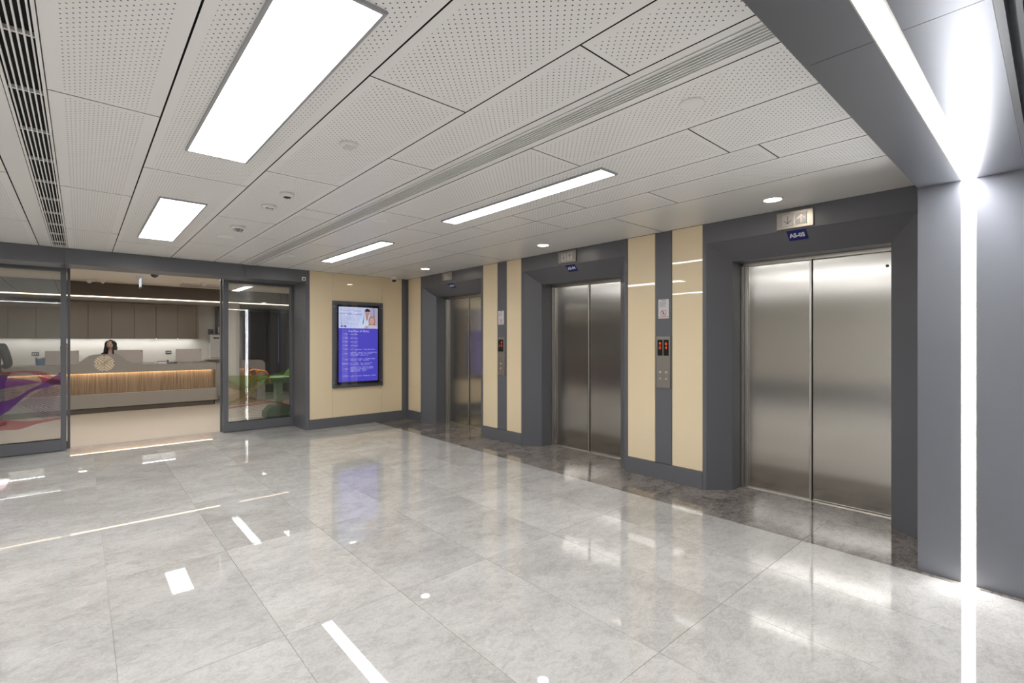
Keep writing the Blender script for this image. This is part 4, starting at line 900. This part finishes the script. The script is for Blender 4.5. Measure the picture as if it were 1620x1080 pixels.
def hand(sk, wrist, d, n, side, s=1.0):
    """palm and five fingers; d: pointing direction, n: palm normal"""
    d = Vector(d).normalized(); n = Vector(n).normalized(); u = d.cross(n).normalized() * side; P = Vector(sk.v[wrist])
    pm = sk.chain([(*(P + d * 0.05 * s), 0.024 * s)], wrist)[0]
    for k, (off, ln) in enumerate(((-0.027, 0.062), (-0.009, 0.072), (0.009, 0.068), (0.026, 0.052))):
        b = P + d * 0.085 * s + u * off * s
        sk.chain([(*b, 0.0095 * s), (*(b + d * ln * 0.5 * s + n * 0.008 * s), 0.0085 * s), (*(b + d * ln * 0.9 * s + n * 0.028 * s), 0.0075 * s)], pm)
    b = P + d * 0.03 * s - u * 0.03 * s
    sk.chain([(*b, 0.012 * s), (*(b + d * 0.03 * s - u * 0.018 * s + n * 0.01 * s), 0.010 * s), (*(b + d * 0.055 * s - u * 0.02 * s + n * 0.02 * s), 0.0085 * s)], wrist)

def seated(x, y, zseat, face, label, hairlong, headz, lean=0.0, sc_=1.0):
    t = thing('person', (x, y, 0), label, 'person')
    fx, fy = face; sx_, sy_ = -fy, fx
    def Q(u, v_, z, r): return (x + sx_ * u + fx * v_, y + sy_ * u + fy * v_, z, r)
    def body(g, skinonly=True):
        s = Sk(); pel = s.chain([Q(0, 0, zseat + 0.10, 0.13 + g)])[0]
        sp = s.chain([Q(0, 0.01, zseat + 0.26, 0.115 + g), Q(0, 0.02, zseat + 0.42, 0.125 + g)], pel)
        if skinonly: s.chain([Q(0, 0.03, headz - 0.26, 0.055), Q(0, 0.05, headz - 0.16, 0.05)], sp[-1])
        for q in (1, -1):
            sh = s.chain([Q(q * 0.15, 0.02, headz - 0.31, 0.055 + g), Q(q * 0.20, 0.05, headz - 0.46, 0.045 + g), Q(q * 0.21, 0.12, headz - 0.56, 0.04 + g), Q(q * 0.14, 0.30, headz - 0.54, 0.033 + g)], sp[-1])
            if skinonly:
                wr = s.chain([Q(q * 0.10, 0.37, headz - 0.53, 0.024)], sh[-1])[0]
                hand(s, wr, (fx - sx_ * q * 0.3, fy - sy_ * q * 0.3, 0), (0, 0, -1), q)
            hp = s.chain([Q(q * 0.09, 0.05, zseat + 0.08, 0.085 + g), Q(q * 0.11, 0.42, zseat + 0.07, 0.062 + g), Q(q * 0.11, 0.44, zseat - 0.20, 0.052 + g), Q(q * 0.11, 0.42, zseat - 0.42, 0.038 + g)], pel)
            if skinonly: s.chain([Q(q * 0.11, 0.52, zseat - 0.46, 0.03)], hp[-1])
        return skin_mesh(s.v, s.e, s.r, 0, 1)
    hm = MB(); W = head_mb((x + fx * 0.06, y + fy * 0.06, headz - 0.115), 0.115, face, hm)
    body_obj('body', t, body(0.0), hm, [M['skin'], M['eye'], M['hair'], M['lip']])
    body_obj('jacket', t, body(0.014, False), None, [M['suit']])
    hr = MB(); R = 0.115
    # hair: cap at the back and top, locks to the shoulders when long
    i = len(hr.v); rings, seg = 14, 28
    for a in range(rings + 1):
        tt = math.pi * 0.62 * a / rings
        for k in range(seg):
            p = 2 * math.pi * k / seg; vy = math.cos(p); lim = tt
            if vy > 0.2: lim = min(tt, 0.95 - 0.35 * (vy - 0.2))
            u, v_, z = math.sin(lim) * math.sin(p) * 0.76 * R, math.sin(lim) * vy * 0.90 * R, math.cos(lim) * 1.10 * R
            hr.v.append(W(u, v_ - 0.01 * R, z))
    for a in range(rings):
        for k in range(seg):
            hr.f.append((i + a * seg + k, i + a * seg + (k + 1) % seg, i + (a + 1) * seg + (k + 1) % seg, i + (a + 1) * seg + k)); hr.mi.append(0); hr.sm.append(True)
    if hairlong:
        for q in (1, -1):
            for off in (0.22, 0.0, -0.25, -0.5):
                hr.tube([W(q * 0.42 * R, off * R + 0.15 * R, 0.72 * R), W(q * 0.66 * R, off * R + 0.05 * R, 0.25 * R), W(q * 0.72 * R, off * R, -0.5 * R), W(q * 0.78 * R, (off + 0.25) * R, -1.3 * R), W(q * 0.62 * R, (off + 0.3) * R, -1.8 * R)], [0.26 * R, 0.27 * R, 0.30 * R, 0.28 * R, 0.1 * R], 10)
        hr.tube([W(0, -0.6 * R, 0.5 * R), W(0, -0.8 * R, -0.3 * R), W(0, -0.7 * R, -1.3 * R), W(0, -0.5 * R, -1.8 * R)], [0.4 * R, 0.5 * R, 0.5 * R, 0.2 * R], 12)
    build('hair', hr, M['hair'], t)
    # stool under the person
    st = thing('office_stool', (x, y, 0), 'tall office stool under the ' + ('long-haired woman' if hairlong else 'short-haired person') + ' behind the desk', 'stool')
    build('seat', MB().lathe((x, y, zseat), [(0.18, -0.06), (0.2, -0.04), (0.2, -0.01), (0.17, 0.0)], 24), M['black'], st); build('column', MB().lathe((x, y, 0), [(0.03, 0.05), (0.03, zseat - 0.06)], 12), M['steel2'], st)
    for k in range(5):
        a = k * 2 * math.pi / 5; build('leg', MB().tube([(x, y, 0.09), (x + 0.26 * math.cos(a), y + 0.26 * math.sin(a), 0.03)], 0.018, 8), M['steel2'], st)
seated(0.559, 15.1, 0.66, (-0.35, -0.937), 'woman with long dark hair seated behind the raised desk wave', True, 1.575)
seated(-0.268, 15.05, 0.60, (0.1, -0.995), 'short-haired person in black seated behind the left door frame', False, 1.50)

def standing(x, y, h, face, label):
    t = thing('person', (x, y, 0), label, 'person'); fx, fy = face; sx_, sy_ = -fy, fx
    def Q(u, v_, z, r): return (x + sx_ * u + fx * v_, y + sy_ * u + fy * v_, z * h, r)
    def graph(g, part):
        s = Sk(); pel = s.chain([Q(0, 0, 0.53, (0.105 if part == 'all' else 0.14) + g)])[0]
        if part == 'jacket': s.chain([Q(0, 0, 0.46, 0.15 + g)], pel)
        if part != 'legs':
            sp = s.chain([Q(0, 0, 0.62, (0.105 if part == 'all' else 0.125) + g), Q(0, -0.01, 0.72, 0.145 + g), Q(0, -0.01, 0.79, 0.13 + g)], pel)
            if part == 'all': s.chain([Q(0, 0.0, 0.845, 0.058), Q(0, 0.02, 0.88, 0.055)], sp[-1])
            for q in (1, -1):
                a = s.chain([Q(q * 0.18, -0.01, 0.81, 0.062 + g), Q(q * 0.235, -0.01, 0.70, 0.052 + g), Q(q * 0.25, 0.03, 0.625, 0.045 + g), Q(q * 0.10, 0.20, 0.60, 0.036 + g)], sp[-1])
                if part == 'all':
                    wr = s.chain([Q(q * 0.05, 0.24, 0.60, 0.026)], a[-1])[0]; hand(s, wr, (-sx_ * q * 0.7 + fx * 0.5, -sy_ * q * 0.7 + fy * 0.5, -0.1), (-fx, -fy, 0), q)
        if part != 'jacket':
            for q in (1, -1):
                l = s.chain([Q(q * 0.095, 0, 0.49, 0.095 + g), Q(q * 0.11, 0.01, 0.285, 0.066 + g), Q(q * 0.115, -0.01, 0.15, 0.056 + g), Q(q * 0.12, -0.02, 0.05, 0.042 + g)], pel)
                if part == 'all': s.chain([Q(q * 0.125, 0.05, 0.022, 0.036), Q(q * 0.13, 0.13, 0.016, 0.03)], l[-1])
        return skin_mesh(s.v, s.e, s.r, 0, 1)
    hm = MB(); R = h * 0.066; W = head_mb((x + fx * 0.03, y + fy * 0.03, h * 0.934), R, face, hm)
    body_obj('body', t, graph(0, 'all'), hm, [M['skin'], M['eye'], M['hair'], M['lip']])
    body_obj('jacket', t, graph(0.022, 'jacket'), None, [M['suit']]); body_obj('trousers', t, graph(0.03, 'legs'), None, [M['suit']])
    for q in (1, -1):
        a, b = Q(q * 0.12, -0.03, 0.022, 0), Q(q * 0.132, 0.17, 0.016, 0)
        build('shoe', MB().tube([a[:3], tuple((a[i] + b[i]) / 2 for i in range(3)), b[:3]], [0.04, 0.045, 0.03], 10), M['black'], t)
    hr = MB(); i = 0; rings, seg = 12, 24
    for a in range(rings + 1):
        for k in range(seg):
            p = 2 * math.pi * k / seg; vy = math.cos(p); tt = math.pi * 0.58 * a / rings
            if vy > 0.1: tt = min(tt, 0.85)
            hr.v.append(W(math.sin(tt) * math.sin(p) * 0.73 * R, math.sin(tt) * vy * 0.87 * R, math.cos(tt) * 1.07 * R))
    for a in range(rings):
        for k in range(seg):
            hr.f.append((a * seg + k, a * seg + (k + 1) % seg, (a + 1) * seg + (k + 1) % seg, (a + 1) * seg + k)); hr.mi.append(0); hr.sm.append(True)
    build('hair', hr, M['hair'], t)
standing(-1.23, 12.9, 1.80, (0.35, 0.937), 'man in a dark suit standing behind the left glass door')
